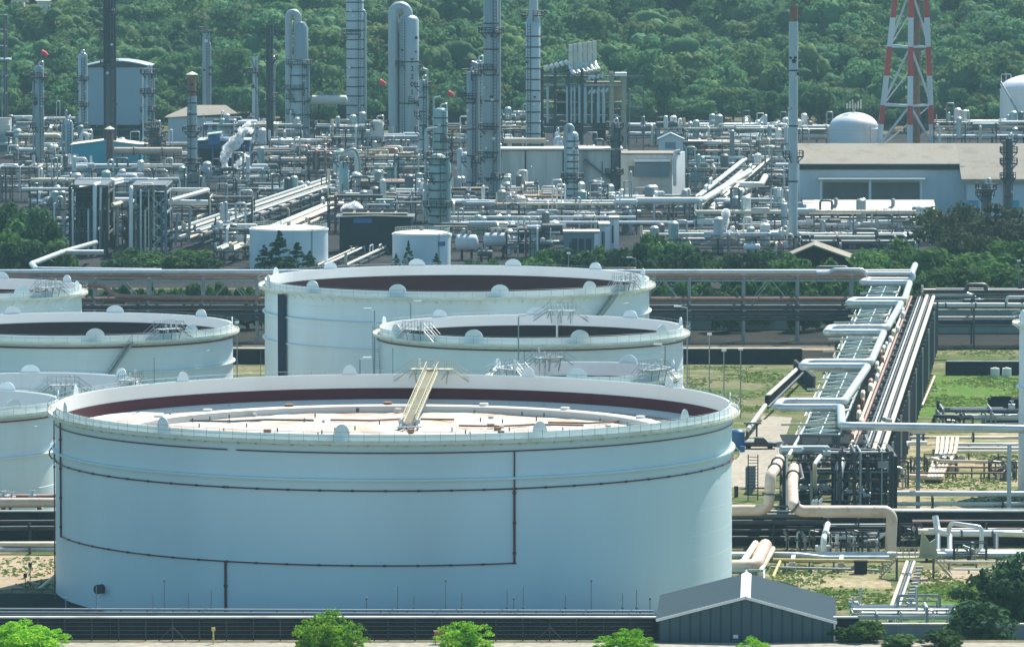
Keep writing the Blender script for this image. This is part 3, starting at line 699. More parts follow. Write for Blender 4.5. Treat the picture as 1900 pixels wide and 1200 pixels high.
for k in range(26):                                   # lumpy insulated fittings along the ridge
    l = 8+k*10+rnd.uniform(-2, 2); p = lq(l, rnd.uniform(-.5, 1.0), 9.0); g = MB()
    g.tube([p, p+Vector((0, 0, .7)), p+dd*rnd.uniform(1, 2.4)+Vector((0, 0, .8))], rnd.uniform(.24, .4), 8)
    part('fitting', g, rnd.choice(('pipe_cream', 'pipe_white', 'pipe_rust')), t)
for i in range(60):
    l = LL*i/60; g = MB(); g.bar(lq(l, 1., 7.6), lq(l, 4.6, 7.6), .16); part('cross_rung', g, 'steel_dark', t)
for i in range(34): l = 10+i*7.7; part('side_post', MB().bar(lq(l, 5.6, 0), lq(l, 5.6, 8.5), .3), 'steel_light' if i % 5 == 0 else 'steel_mid', t)
for z in (2.2, 3.4, 5.4, 6.2): part('cable_tray', MB().bar(lq(4, 5.2, z), lq(LL-4, 5.2, z), .5, .3), 'steel_dark', t)
# the silver line with its seven loops
zt = 11.2; loops = [(745, 1440, 756, 1562), (672, 1487, 680, 1612), (608, 1532, 617, 1642), (557, 1573, 563, 1674), (520, 1598, 525, 1690)]
pts = [G(1990, 797, 10.8), G(1562, 790, zt)]
for v0, ul, v1, ur in loops:
    pts += [G(ur-2, v1, zt), G(ul, v1, zt), G(ul+8, v0, zt), G(ur+4, v0, zt)]
pts += [G(1692, 507, 12.4), P(1698, 492, 1098)]
run('fat silver pipe zigzagging in five loops along the long pipe rack', pts, .56, 'alum', n=12)
for i, (v0, ul, v1, ur) in enumerate(loops):
    pass
for u, v in ((1703, 949), (1872, 972)):
    p = G(u, v); g = MB(); g.bar((p.x, p.y, 0), (p.x, p.y, 10.4), .62, .5); g.bar((p.x, p.y, 0), (p.x, p.y, .4), 1.3, 1.3); g.bar((p.x-.9, p.y, 10.35), (p.x+.9, p.y, 10.35), .5, .2)
    solo('pipe_column', g, 'slate' if u < 1800 else 'steel_light', 'dark steel column holding the silver pipe over the sand' if u < 1800 else 'grey steel column holding the silver pipe next to the round shadow', 'steel column')
# lower front end of the rack: crowded steel tower, its shade put into dark colours
t, q, L = rack('crowded dark steel frame under the near end of the long rack', (G(1440, 930).x, 806), (G(1640, 930).x, 806), 9, (3.2, 6.0, 8.6), 6, 3.6, 21, ('pipe_dark', 'steel_dark', 'pipe_dark', 'galv'), 'steel_dark', 'steel structure', .1, .3, True, .4, 12, .45, 'steel_structure', 8, fit=6)
for f in (.12, .45, .8): part('shade_panel', MB().bar(q(L*f, -3, 3.6), q(L*(f+.16), -3, 3.6), .2, 6.8), 'steel_dark', t)  # dark panels added to deepen the shade inside the open frame
g = MB()
for k in range(15): p = G(1475+2*k*.2, 835-k*0, 8.6); g.bar(q(.5+k*.0, -8-k*.9, 8.9), q(L*.78, -8-k*.9, 8.9), .14, .2)
part('deck_grid', g, 'steel_mid', t)
for f in (.05, .8): part('grid_beam', MB().bar(q(L*f, -4, 8.75), q(L*f+.5, -22, 8.75), .3), 'steel_mid', t)
run('white pipe slanting across the dark deck of the near steel frame', [G(1463, 845, 9.2), G(1490, 800, 9.2)], .22, 'pipe_white')
run('white vertical pipe in front of the crowded dark steel frame', [G(1522, 846, 9.4), G(1512, 860, 9), G(1512, 918, 3)], .28, 'pipe_white')
run('grey-green standing pipe thick as a trunk under the long rack', [P(1562, 856, 806), P(1556, 872, 802), P(1556, 930, 802)], .62, 'steel_light')
run('thin white post-like pipe beside the beige goose-neck', [P(1460, 850, 792), P(1460, 950, 790)], .14, 'pipe_white')
for k, u in enumerate((1508, 1514, 1522)): run(['left', 'middle', 'right'][k]+' one of three small white stub pipes at the steel frame foot', [P(u, 945, 790), P(u, 930-k, 790), P(u+4, 928-k, 790)], .2, 'white', group='stub pipes at the steel frame foot')
run('orange-beige pipe emerging from behind the huge tank and rising', [P(1340, 946, 764), P(1412, 946, 764), P(1426, 938, 764), P(1430, 880, 764), P(1440, 868, 775), P(1446, 852, 790)], .68, 'pipe_beige', n=14, flanges=3)
run('beige goose-neck pipe running right and diving behind the walkway', [P(1473, 868, 800), P(1470, 900, 768), P(1472, 938, 760), P(1486, 948, 760), P(1646, 948, 760), P(1655, 958, 760), P(1652, 1022, 760)], .70, 'pipe_beige', n=14, flanges=2)
run('dark curved drain pipe between the two beige pipes', [P(1484, 862, 800), P(1490, 888, 790), P(1472, 893, 788)], .22, 'pipe_dark')
# ladder tower and posts left of the frame
g = MB()
for u in (1388, 1406):
    g.bar(G(u, 928), G(u, 928)+Vector((0, 0, 6.2)), .14)
for k in range(14): g.bar(G(1388, 928)+Vector((0, 0, .4+k*.42)), G(1406, 928)+Vector((0, 0, .4+k*.42)), .08)
solo('ladder', g, 'steel_dark', 'dark upright ladder standing on the apron right of the huge tank', 'ladder')
g = MB().cyl(G(1366, 922), .28, 1.5, 10); solo('bollard', g, 'steel_dark', 'short dark bollard on grass against the huge tank', 'bollard')
wall('little grey-blue cabin wall panel left of the upright ladder', [G(1385, 905)[:2], G(1402, 905)[:2]], 3., 'slate', .3, 'panel', 'panel', True)
# ---------------------------------------------------------------- pipes along the bund wall behind / right of the huge tank
def band(label, u0, u1, D, zs, seed, mats, rr=(.12, .34), post=True, group=None, frame='steel_dark'):
    X0, X1 = P(u0, 950, D).x, P(u1, 950, D).x; rnd = random.Random(seed); t = thing('pipe_bank', label, 'pipe bank', (X0, D, 0), group)
    n = max(2, int((X1-X0)/7))
    for i in range(n+1):
        x = X0+(X1-X0)*i/n; g = MB(); g.bar((x, D-.9, 0), (x, D-.9, max(zs)), .22); g.bar((x, D+.9, 0), (x, D+.9, max(zs)), .22)
        for z in zs: g.bar((x, D-1.1, z-.12), (x, D+1.1, z-.12), .2)
        part('stanchion', g, frame, t)
    for z in zs:
        for k in range(2):
            r = rnd.uniform(*rr); part('pipe', MB().tube([(X0-.5, D+rnd.uniform(-.9, .9), z+r), (X1+.5, D+rnd.uniform(-.9, .9), z+r)], r, 8), rnd.choice(mats), t)
    return t
band('bank of dark pipes on the shaded wall right of the huge tank', 1340, 1530, 770, (2.2, 3.2, 4.0), 1, ('pipe_dark', 'pipe_dark', 'steel_mid'))
band('bank of thin pipes between the goose-neck and the walkway', 1535, 1650, 768, (2.0, 3.0, 4.2), 2, ('alum', 'pipe_dark', 'galv', 'pipe_white'), (.08, .2))
band('bank of pipes on the shaded wall at the right margin', 1700, 1960, 768, (2.6, 3.6), 3, ('pipe_dark', 'pipe_rust', 'alum'), (.1, .22))
band('wide bank of white pipes crossing under the two steel columns', 1600, 1990, 812, (1.0, 2.2), 4, ('pipe_white', 'alum', 'pipe_white'), (.22, .4))
band('low bank of pale pipes at the wall foot right of the huge tank', 1340, 1720, 757, (.35,), 5, ('alum', 'pipe_white', 'pipe_cream'), (.3, .45))
band('low bank of white pipes at the wall foot below the right tree', 1720, 1990, 757, (.4,), 6, ('pipe_white', 'white', 'alum'), (.4, .55))
band('bank of dark pipes low on the wall left of the huge tank', -40, 150, 770, (2.4, 3.4), 7, ('pipe_dark', 'alum', 'pipe_dark'))
band('low bank of pale pipes at the wall foot left of the huge tank', -40, 150, 764, (.4, 1.0), 8, ('pipe_white', 'pipe_cream', 'alum'), (.25, .42))
run('fat beige pipe along the wall top left of the huge tank', [P(-60, 932, 776), P(150, 932, 776)], .62, 'pipe_beige', supports=4)
t = rack('rusty valve row above the beige pipe left of the huge tank', P(-60, 940, 781)[:2], P(140, 940, 781)[:2], 2.4, (5.0,), 2, 5, 31, ('pipe_rust', 'rust', 'pipe_white'), 'rust', 'pipe rack', .2, .4, valves=9, drops=0)
run('cream-white pipe with an upturned end below the green walkway', [P(1735, 958, 764), P(1740, 985, 763), P(1752, 989, 762), P(1980, 989, 762)], .42, 'pipe_white', flanges=2)
run('white pipe under a blind flange beside the walkway', [P(1704, 986, 763), P(1980, 993, 761)], .35, 'pipe_cream', flanges=1)
run('grey inverted-U pipe standing over the white pipes on the right', [P(1820, 1036, 758), P(1822, 978, 758), P(1764, 970, 759), P(1760, 985, 760)], .28, 'alum')
run('white elbow pipe rising from a drum-like strainer', [P(1528, 1022, 756), P(1528, 1000, 756), P(1536, 972, 764)], .38, 'pipe_white')
g = MB(); p = G(1527, 1034); g.cyl((p.x, p.y, 0), .85, 1.2, 16); g.cyl((p.x, p.y, 1.2), 1.0, .3, 16); solo('strainer', g, 'steel_light', 'drum-like strainer at the foot of a white elbow pipe', 'strainer')
for k, u in enumerate((1762, 1740, 1848)):
    run(('white down pipe dropping to the wall foot', 'slim pale down pipe with rusty top', 'dark-sleeved down pipe near the right tree')[k], [P(u, 992, 760), P(u, 1034, 757)], .33, ('pipe_white', 'galv', 'steel_mid')[k])
band('second bank of dark pipes above the first, right of the huge tank', 1345, 1640, 772, (1.2, 5.0), 9, ('pipe_dark', 'alum', 'steel_mid'), (.1, .2))
band('bank of thin grey pipes at the foot of the two steel columns', 1620, 1990, 792, (.8, 1.6, 2.4), 10, ('galv', 'pipe_white', 'pipe_dark'), (.1, .22))
band('bank of pale pipes passing behind the five cream pipes', 1620, 1990, 905, (.8, 1.8), 11, ('pipe_white', 'galv', 'pipe_cream'), (.14, .28))
# valve skids
def skid(label, u, v, w, h, seed, group=None):
    p = G(u, v); rnd = random.Random(seed); t = thing('valve_skid', label, 'valve skid', (p.x, p.y, 0), group); w = w*p.y/F
    g = MB()
    for x in (-w/2, 0, w/2):
        for y in (-1, 1): g.bar((p.x+x, p.y+y, 0), (p.x+x, p.y+y, h), .14)
    for y in (-1, 1):
        for z in (h*.5, h): g.bar((p.x-w/2, p.y+y, z), (p.x+w/2, p.y+y, z), .14)
    part('frame', g, 'steel_dark', t)
    for k in range(5):
        x = p.x+rnd.uniform(-w/2, w/2); y = p.y+rnd.uniform(-1, 1); r = rnd.uniform(.1, .22); m = rnd.choice(('alum', 'galv', 'pipe_dark', 'pipe_white'))
        part('pipe', MB().tube([(x, y, .1), (x, y, rnd.uniform(.6, 1)*h), (x+rnd.uniform(-w/2, w/2), y, rnd.uniform(.6, 1)*h)], r, 8), m, t)
        g = MB(); g.tube([(x, y, h*.4), (x, y, h*.4+.5)], r*1.9, 8, 0); g.tube([(x, y-.6, h*.45), (x, y, h*.45)], .06, 5, 0); g.ringband((x, y-.6, h*.45), .25, .36, -.04, .04, 10)
        part('valve', g, rnd.choice(('steel_mid', 'galv', 'olive')), t)
    return t
for i, (u, v, w, h, lb) in enumerate(((1420, 1000, 60, 3.0, 'dark valve skid close to the huge tank wall'), (1485, 1020, 50, 2.8, 'valve skid left of the drum-like strainer'), (1800, 1045, 60, 2.6, 'valve skid under the inverted-U pipe on the right'), (1780, 800, 50, 2.2, 'valve skid behind the dark steel column'), (1625, 915, 50, 3.0, 'valve skid at the right foot of the crowded steel frame'), (1600, 1035, 60, 3.4, 'valve skid in front of the goose-neck drop'), (1560, 1032, 40, 3.0, 'smaller valve skid left of the goose-neck drop'), (1690, 1020, 40, 3.2, 'valve skid with yellow handwheel behind the walkway'),
        (1650, 905, 70, 3.6, 'valve skid under the long rack edge on sand'), (1690, 885, 60, 2.6, 'valve skid left of the dark steel column'), (1745, 875, 60, 2.4, 'valve skid where white pipes turn down'), (1860, 890, 50, 2.6, 'dark valve skid inside the round shadow edge'),
        (1625, 870, 40, 4.5, 'tall valve skid right of the dark steel frame'))): skid(lb, u, v, w, h, 40+i)
# green-yellow crossover walkway
p0 = G(1690, 1060); Dw = 739.
t = thing('crossover_walkway', 'yellow-green crossover walkway with stairs both sides over pipes', 'walkway', (p0.x, Dw, 0))
xa, xb = P(1664, 1038, Dw).x, P(1732, 1038, Dw).x; zz = 2.6
part('walkway_deck', MB().bar((xa, Dw, zz), (xb, Dw, zz), 1.6, .14), 'olive', t)
for s, x0, x1 in ((-1, xa, P(1632, 1058, Dw).x), (1, xb, P(1766, 1060, Dw).x)):
    g = MB()
    for y in (-.6, .6):
        g.bar((x0, Dw+y, zz), (x1, Dw+y, .1), .14, .22)
        for h in (.5, 1.05): g.bar((x0, Dw+y, zz+h), (x1, Dw+y, .1+h), .07)
    for k in range(10): f = k/9; g.bar((lerp(x0, x1, f), Dw-.6, lerp(zz, .1, f)), (lerp(x0, x1, f), Dw+.6, lerp(zz, .1, f)), .26, .05)
    part('stairs', g, 'olive', t)
g = MB()
for y in (-.75, .75):
    for k in range(7): x = lerp(xa, xb, k/6); g.bar((x, Dw+y, zz), (x, Dw+y, zz+1.1), .07)
    for h in (.55, 1.1): g.bar((xa, Dw+y, zz+h), (xb, Dw+y, zz+h), .07)
part('walkway_railing', g, 'olive', t)
for x in (xa, xb):
    part('leg', MB().bar((x, Dw-.5, 0), (x, Dw-.5, zz), .2).bar((x, Dw+.5, 0), (x, Dw+.5, zz), .2), 'steel_mid', t)
g = MB(); x = P(1724, 1030, Dw).x
g.prism([(x-1.2, Dw-.3, zz), (x+1, Dw-.3, zz), (x+.7, Dw-.3, zz+2.2), (x+.1, Dw-.3, zz+1.8), (x-.9, Dw-.3, zz+3.2)], (0, .5, 0)); part('hopper', g, 'olive', t)
# sleeper-way pipes leading to the walkway
for k, (ua, ub, r, m, lb) in enumerate(((1683, 1656, .22, 'pipe_cream', 'cream ground pipe'), (1690, 1664, .16, 'pipe_dark', 'thin dark ground pipe'), (1696, 1671, .2, 'alum', 'silver ground pipe'))):
    run(lb+' running forward from the crossover walkway', [G(ua, 1042, .6), G(ub-12, 1152, .6)], r, m, supports=6)
for k in range(17):
    f = k/16; p = G(lerp(1706, 1678, f), lerp(1055, 1150, f)); solo('concrete_block', MB().box((p.x, p.y, .15), (.9, .35, .3), .2*(k % 3)), 'concrete', 'concrete block in the row beside the ground pipes', 'concrete block', 'concrete blocks beside the ground pipes')
run('yellow gas pipe along the bare sand right of the huge tank', [P(1434, 1038, 746), P(1660, 1041, 746)], .2, 'yellow', supports=5)
run('yellow rail slanting down to the grey shed ridge', [P(1448, 1040, 746), P(1424, 1092, 738)], .2, 'yellow')
run('yellow pipe right of the walkway along the lawn edge', [P(1735, 1042, 748), P(1990, 1043, 748)], .2, 'pipe_cream', supports=5)
run('thin grey pipe low across the bare sand', [P(1430, 1052, 744), P(1600, 1056, 744), P(1630, 1058, 744)], .15, 'galv', supports=4)
run('thin pale pipe on the ground edge right of the walkway', [P(1770, 1056, 744), P(1990, 1056, 744)], .14, 'pipe_white', supports=4)
run('grey pipe rising gently behind the yellow gas pipe', [P(1430, 1027, 752), P(1480, 1028, 752), P(1530, 1034, 752), P(1650, 1034, 752)], .26, 'alum')
g = MB(); p = G(1597, 1064); g.box((p.x, p.y, .75), (1.5, 1.5, 1.5)); g.box((p.x, p.y, 1.55), (1.7, 1.7, .1)); solo('valve_pit', g, 'concrete_dark', 'square dark valve pit with a pale lid on bare sand', 'valve pit')
for k, u in enumerate((1470, 1560)):
    p = G(u, 1058); g = MB(); g.box((p.x, p.y, .5), (.7, .7, 1.)); g.bar((p.x, p.y, 1.1), (p.x+.3, p.y+3, 1.5), .5, .2); solo('pipe_plinth', g, 'concrete', ('left', 'right')[k]+' concrete plinth under the yellow gas pipe', 'plinth')
# fat beige pipes turning behind the huge tank's right edge
t = thing('pipe_platform', 'raised stand of fat beige pipes at the huge tank foot', 'pipe stand', G(1390, 1080))
for k, (ua, va, ub, vb, r, m) in enumerate(((1402, 1008, 1378, 1044, .42, 'pipe_cream'), (1420, 1012, 1402, 1050, .85, 'pipe_beige'), (1434, 1018, 1412, 1056, .35, 'pipe_cream'))):
    pts = [P(ua, va, 752), P(ub, vb, 738)]; pts += [P(1340, vb+2, 738)] if k < 2 else [P(1405, 1090, 737)]
    part('pipe', MB().tube(pts, r, 12), m, t)
g = MB(); g.bar(P(1340, 1058, 737), P(1422, 1058, 737), .3)
for u in (1350, 1385, 1418): g.bar(P(u, 1058, 737), G(u, 1108), .2)
g.bar(P(1350, 1058, 737), P(1385, 1100, 737), .12); part('frame', g, 'galv_green', t)
g = MB()
for k in range(11):
    a = PI*k/10; g.v.append(tuple(G(1435, 1095)+Vector((2.6*math.cos(a), 0, 1.4*math.sin(a)))))
solo('culvert_mound', MB().lathe(G(1437, 1094), [(3.2, 0), (2.6, .5), (1.4, .9), (0, 1.)], 18), 'dark_ground', 'dark heap of gravel beside the yellow slanting rail', 'gravel heap')
# ---------------------------------------------------------------- yard right: banks of white pipes
t = thing('pipe_bank', 'bank of five cream pipes descending across the sandy yard', 'pipe bank', G(1740, 880))
for k in range(5):
    pts = [G(1740+k*9, 812, 1.6), G(1738+k*8.5, 838, 1.2), G(1728+k*6.5, 868, 1.0), G(1722+k*6, 886, .8)]
    part('pipe', MB().tube(pts, .26, 8), 'pipe_cream' if k != 2 else 'pipe_white', t)
part('header_pipe', MB().tube([G(1752, 886, .7), G(1668, 884, .7)], .42, 10), 'pipe_cream', t)
for f in (0, 1): part('sleeper', MB().bar(G(1728-f*4, 850+f*20, .3), G(1790-f*10, 850+f*20, .3), .5, .5), 'concrete', t)
run('white pipe bending forward left of the five cream pipes', [G(1720, 822, 2), G(1680, 822, 2), G(1660, 858, 1.)], .34, 'pipe_white')
for k, (v, m, lb) in enumerate(((824, 'pipe_white', 'upper white pipe'), (832, 'alum', 'middle silver pipe'), (838, 'pipe_cream', 'lower cream pipe'))):
    run(lb+' running right from the cream pipe bank', [G(1770, v, 1.2), G(1990, v, 1.2)], .26, m, supports=4)
run('cream pipe crossing in front of the cream pipe bank', [G(1728, 850, 2.2), G(1745, 855, 2.2), G(1960, 859, 2.2)], .24, 'pipe_cream', supports=5)
run('brown handrail-like pipe above the round shadow', [G(1736, 866, 1.5), G(1960, 868, 1.5)], .16, 'pipe_rust', supports=5)
run('rusty brown lower pipe above the round shadow', [G(1690, 877, 1.2), G(1860, 877, 1.2), G(1868, 868, 1.6)], .14, 'brown_pipe', supports=4)
g = MB(); c = G(1858, 885)+Vector((0, 0, 1.4)); g.tube([c+Vector((1.5*math.cos(k*.4), 0, 1.5*math.sin(k*.4))) for k in range(17)], .13, 6, 0, False)
for k in range(4): g.bar(c+Vector((1.5*math.cos(k*.8), 0, 1.5*math.sin(k*.8))), c-Vector((1.5*math.cos(k*.8), 0, 1.5*math.sin(k*.8))), .09)
solo('hose_reel', g, 'steel_dark', 'dark wheel-like hose reel at the edge of the round shadow', 'hose reel')
lp = run('diagonal rusty ladder-like pipe lying on the lawn', [G(1734, 698, .4), G(1711, 752, .4)], .18, 'pipe_beige', supports=0)
for k in range(12): f = k/11; p = G(lerp(1730, 1706, f), lerp(698, 752, f)); part('sleeper', MB().box((p.x-.5, p.y, .2), (1.1, .35, .35)), 'rust', lp)
rack('low cluster of white and dark pipes at the near lawn edge', G(1740, 790)[:2], G(1910, 790)[:2], 8, (1.2, 2.4), 6, 6, 51, ('alum', 'pipe_white', 'pipe_dark', 'galv'), 'galv_green', rmin=.1, rmax=.26, drops=5, valves=4, post=.18)
run('black inverted-U pipe on the near lawn edge', [G(1735, 772, .2), G(1735, 772, 2.4), G(1777, 772, 2.4), G(1777, 772, .2)], .3, 'steel_dark')
g = MB(); p = G(1880, 780); g.box((p.x, p.y, 1.7), (7.5, 4, 3.4)); g.box((p.x-2, p.y-1.5, 3.6), (3, .5, .5)); solo('equipment_housing', g, 'concrete_dark', 'dark equipment housing on the lawn beside the tall right tank', 'housing')
for k, u in enumerate((1846, 1868)): g = MB().cyl(G(u, 698), .75, 1.35, 14); g.cyl(G(u, 698)+Vector((0, 0, 1.35)), .3, .15, 8); solo('white_drum', g, 'white', ('left', 'right')[k]+' white drum by the dark wall beyond the lawn', 'drum')
# right flank wall of the rack and the pale stair-wall
wall('pale low wall slanting along the right foot of the long rack', [G(1700, 690)[:2], G(1662, 782)[:2]], 1.6, 'concrete_pale', .35)
run('grey bent vent pipe at the right flank of the long rack', [G(1668, 782, 0), G(1668, 782, 6), G(1660, 776, 7), G(1650, 772, 7.)], .3, 'galv')
run('tall grey pipe with crank at the right flank of the long rack', [G(1652, 780, 0), G(1652, 780, 10), G(1640, 778, 10.4)], .32, 'galv')
# dark retaining slope left of the long rack
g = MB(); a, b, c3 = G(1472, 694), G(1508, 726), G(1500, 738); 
g.prism([a+Vector((0, 0, 2.4)), a, b, b+Vector((0, 0, 2.4))], (.5, 1, 0)); solo('retaining_slab', g, 'dark_void', 'black sunken slab in shade left of the long rack', 'retaining slab')  # slab coloured near-black to carry the shade of this face
run('white-topped pipe leaning along the slanting wall', [G(1490, 692, 1.8), G(1425, 756, 1.8)], .22, 'pipe_dark')
run('short white pipe on the slanting wall near the huge tank', [G(1420, 752, 2.2), G(1388, 796, 1.6)], .34, 'pipe_white')
# pickup and blue tank beside the huge tank
def pickup():
    p = G(1408, 833); t = thing('pickup_truck', 'dark pickup truck parked on the apron right of the huge tank', 'pickup', p); x, y = p.x, p.y
    g = MB(); g.prism([(x-2.5, y-.9, .45), (x+2.5, y-.9, .45), (x+2.5, y-.9, .95), (x+1.2, y-.9, 1.05), (x-2.5, y-.9, 1.1)], (0, 1.8, 0)); part('body', g, 'car_dark', t)
    g = MB(); g.prism([(x-.7, y-.8, 1.08), (x+1.3, y-.8, 1.05), (x+.7, y-.8, 1.7), (x-.6, y-.8, 1.75)], (0, 1.6, 0)); part('cab', g, 'car_dark', t)
    for xx in (-1.55, 1.6):
        for yy in (-.95, .75): g = MB().tube([(x+xx, y+yy, .38), (x+xx, y+yy+.22, .38)], .38, 14, 0); part('wheel', g, 'tyre', t)
    g = MB(); g.prism([(x-.5, y-.83, 1.2), (x+1., y-.83, 1.18), (x+.6, y-.83, 1.6), (x-.45, y-.83, 1.64)], (0, .02, 0)); part('side_window', g, 'glass_dark', t)
pickup()
g = MB(); p = G(1369, 834); g.cyl((p.x, p.y, 0), 1., 2.6, 18); g.lathe((p.x, p.y, 2.6), [(1., 0), (.8, .25), (.3, .4), (0, .42)], 18); solo('water_tank', g, 'blue', 'bright blue plastic tank half hidden by the huge tank', 'water tank')
g = MB(); p = G(1385, 838); g.cyl((p.x-.6, p.y-.8, 0), .35, .9, 12); solo('blue_drum', g, 'blue', 'small blue drum in front of the bright blue tank', 'drum')
g = MB()
for u in (1386, 1404): g.bar(G(u, 812), G(u, 812)+Vector((0, 0, 2.2)), .25)
g.bar(G(1380, 812)+Vector((0, 0, 2.2)), G(1412, 812)+Vector((0, 0, 2.2)), 1.2, .2); solo('pipe_stand', g, 'steel_dark', 'dark trestle stand behind the pickup truck', 'trestle')
# ---------------------------------------------------------------- front: shed, fence, road-side pipes
def shed():
    Dn, Df = 664., 686.; e0, e1, ap = P(1217, 1152, Dn), P(1553, 1157, Dn), P(1383, 1110, Dn)
    t = thing('shed', 'dark teal gable shed with pale ridge in the front right corner', 'shed', ((e0.x+e1.x)/2, Dn, 0))
    sh = Vector((.95, Df-Dn, 0)); zb = 2.1
    fl, fr = Vector((e0.x+.3, Dn+.3, zb)), Vector((e1.x-.3, Dn+.3, zb))
    g = MB(); g.quad(fl, fr, Vector((fr.x, fr.y, e1.z-.05)), Vector((ap.x, fr.y, ap.z-.15)), Vector((fl.x, fl.y, e0.z-.05)))
    g.quad(fr, fr+sh, Vector((fr.x, fr.y, e1.z-.05))+sh, Vector((fr.x, fr.y, e1.z-.05))); g.quad(fl+sh, fl, Vector((fl.x, fl.y, e0.z-.05)), Vector((fl.x, fl.y, e0.z-.05))+sh)
    b = [fl+sh, fr+sh, Vector((fr.x, fr.y, e1.z-.05))+sh, Vector((ap.x, fr.y, ap.z-.15))+sh, Vector((fl.x, fl.y, e0.z-.05))+sh]; g.quad(*b[::-1])
    part('wall', g, 'shed_wall', t)
    for a, b in ((e0, ap), (ap, e1)):
        g = MB(); g.prism([a, b, b+Vector((0, 0, .18)), a+Vector((0, 0, .18))], sh); part('roof', g, 'shed_roof', t)
        g = MB(); g.bar(a+Vector((0, -.06, .1)), b+Vector((0, -.06, .1)), .1, .3); part('verge_trim', g, 'white', t)
    g = MB(); g.prism([ap+Vector((-.55, -.1, .06)), ap+Vector((0, -.1, .32)), ap+Vector((.55, -.1, .06))], sh+Vector((0, .3, 0))); part('ridge_cap', g, 'white', t)
    part('corner_trim', MB().bar((e1.x-.25, Dn+.25, zb), (e1.x-.25, Dn+.25, e1.z), .2), 'white', t)
    g = MB(); p = P(1365, 1180, Dn+.1); g.box((p.x, Dn+.1, p.z), (.5, .3, .35)); part('wall_lamp', g, 'lamp', t)
    for u in (1380, 1530): p = P(u, 1197, Dn+.1); part('door_gap', MB().box((p.x, Dn+.22, p.z-1), (2.4, .1, 2.4)), 'dark_void', t)
shed()
FB = 2.12
# roadside fence
t = thing('fence', 'chain fence with dark posts along the front road', 'fence', (0, 664.5, FB))
k = 0
for u in list(range(-30, 1215, 50)):
    p = P(u, 1190, 664.5); g = MB(); g.bar((p.x, p.y, FB), (p.x, p.y, FB+2.1), .13); g.bar((p.x, p.y, FB+2.1), (p.x, p.y-.3, FB+2.5), .09)
    if k % 7 == 0:
        for s in (-1, 1): g.bar((p.x, p.y, FB+1.5), (p.x+s*1.5, p.y, FB), .1)
    part('post', g, 'steel_dark', t); k += 1
x0, x1 = P(-40, 1190, 664.5).x, P(1210, 1190, 664.5).x
for z in (.25, .7, 1.15, 1.6, 2.05): part('wire', MB().tube([(x0, 664.5, FB+z), (x1, 664.5, FB+z)], .012, 4), 'steel_mid', t)
for v, r, m, D, lb in ((1129, .12, 'galv', 676, 'thin top pipe with small lamps in front of the huge tank'), (1136, .16, 'slate', 675.5, 'second slate-coloured pipe in front of the huge tank'), (1141, .14, 'pipe_dark', 675, 'third dark pipe in front of the huge tank'),
        (1146, .18, 'pipe_dark', 674, 'fourth dark pipe in front of the huge tank'), (1151, .24, 'alum', 673, 'lowest silver pipe in front of the huge tank')):
    run(lb, [P(-40, v, D), P(1212, v+4, D)], r, m, supports=26)
for k, u in enumerate((122, 210-31, 284, 305, 350, 392, 680, 738, 768, 827, 857, 941, 953, 971, 1049, 1097, 1155, 1181, 1206)):
    p = P(u, 1130, 677); h = (1.2, 2.6, 1.6, 3.2, 1.8, 2.2)[k % 6]; g = MB().bar((p.x, p.y, 0), (p.x, p.y, p.z+h), .09)
    g.box((p.x, p.y, p.z+h), (.22, .22, .3)) if k % 3 == 0 else g.box((p.x, p.y-.1, p.z+.2), (.3, .2, .2))
    solo('instrument_post', g, 'slate', 'thin instrument post in the row before the huge tank', 'post', 'instrument posts before the huge tank')
g = MB(); p = P(815, 1178, 662); g.box((p.x, p.y, FB+.9), (1.1, .5, .9)); g.bar((p.x-.4, p.y, FB), (p.x-.4, p.y, FB+.5), .1); g.bar((p.x+.4, p.y, FB), (p.x+.4, p.y, FB+.5), .1); g.box((p.x, p.y-.02, FB+1.39), (1.2, .6, .08))
solo('hydrant_box', g, 'rust', 'orange-red hydrant box beside a roadside tree', 'hydrant box')
g = MB(); p = P(396, 1190, 662); g.bar((p.x, p.y, FB), (p.x, p.y, FB+1.5), .16); g.box((p.x, p.y, FB+1.6), (.4, .2, .35)); solo('marker_post', g, 'yellow', 'pale yellow marker post by the front fence', 'marker post')
# tray of pipes in the lower right corner
rack('low tangle of white pipes in front of the lower right lawn', P(1580, 1172, 690)[:2], P(1850, 1172, 690)[:2], 5, (1.6, 2.4), 5, 6, 77, ('alum', 'pipe_white', 'galv'), 'galv_green', rmin=.09, rmax=.2, post=.14, drops=3)
wall('slate-blue wall behind the lower right bushes', [(37.6, 683), (95, 683)], 1.6, 'slate')
# railing and dark kiosk left of the huge tank
g = MB(); a, b = G(22, 1112), G(102, 1112)
for f in (0, .35, .7, 1): p = a.lerp(b, f); g.bar(p, p+Vector((0, 0, 1.3)), .1)
g.bar(a+Vector((0, 0, 1.3)), b+Vector((0, 0, 1.3)), .1); solo('guard_rail', g, 'steel_mid', 'grey guard rail in the shadow left of the huge tank', 'guard rail')
run('pale yellow pipe leaning against the huge tank, left side', [G(72, 1092, .2), P(106, 1064, 728)], .18, 'pipe_cream')
for k, (u, v) in enumerate(((56, 1088), (47, 1092))): p = G(u, v); g = MB().bar(p, p+Vector((0, 0, (2.6, 1.6)[k])), .1); g.box(p+Vector((0, 0, (2.6, 1.6)[k])), (.4, .3, .5)); solo('call_post', g, 'steel_dark', ('taller', 'shorter')[k]+' call post on bare sand left of the huge tank', 'call post')
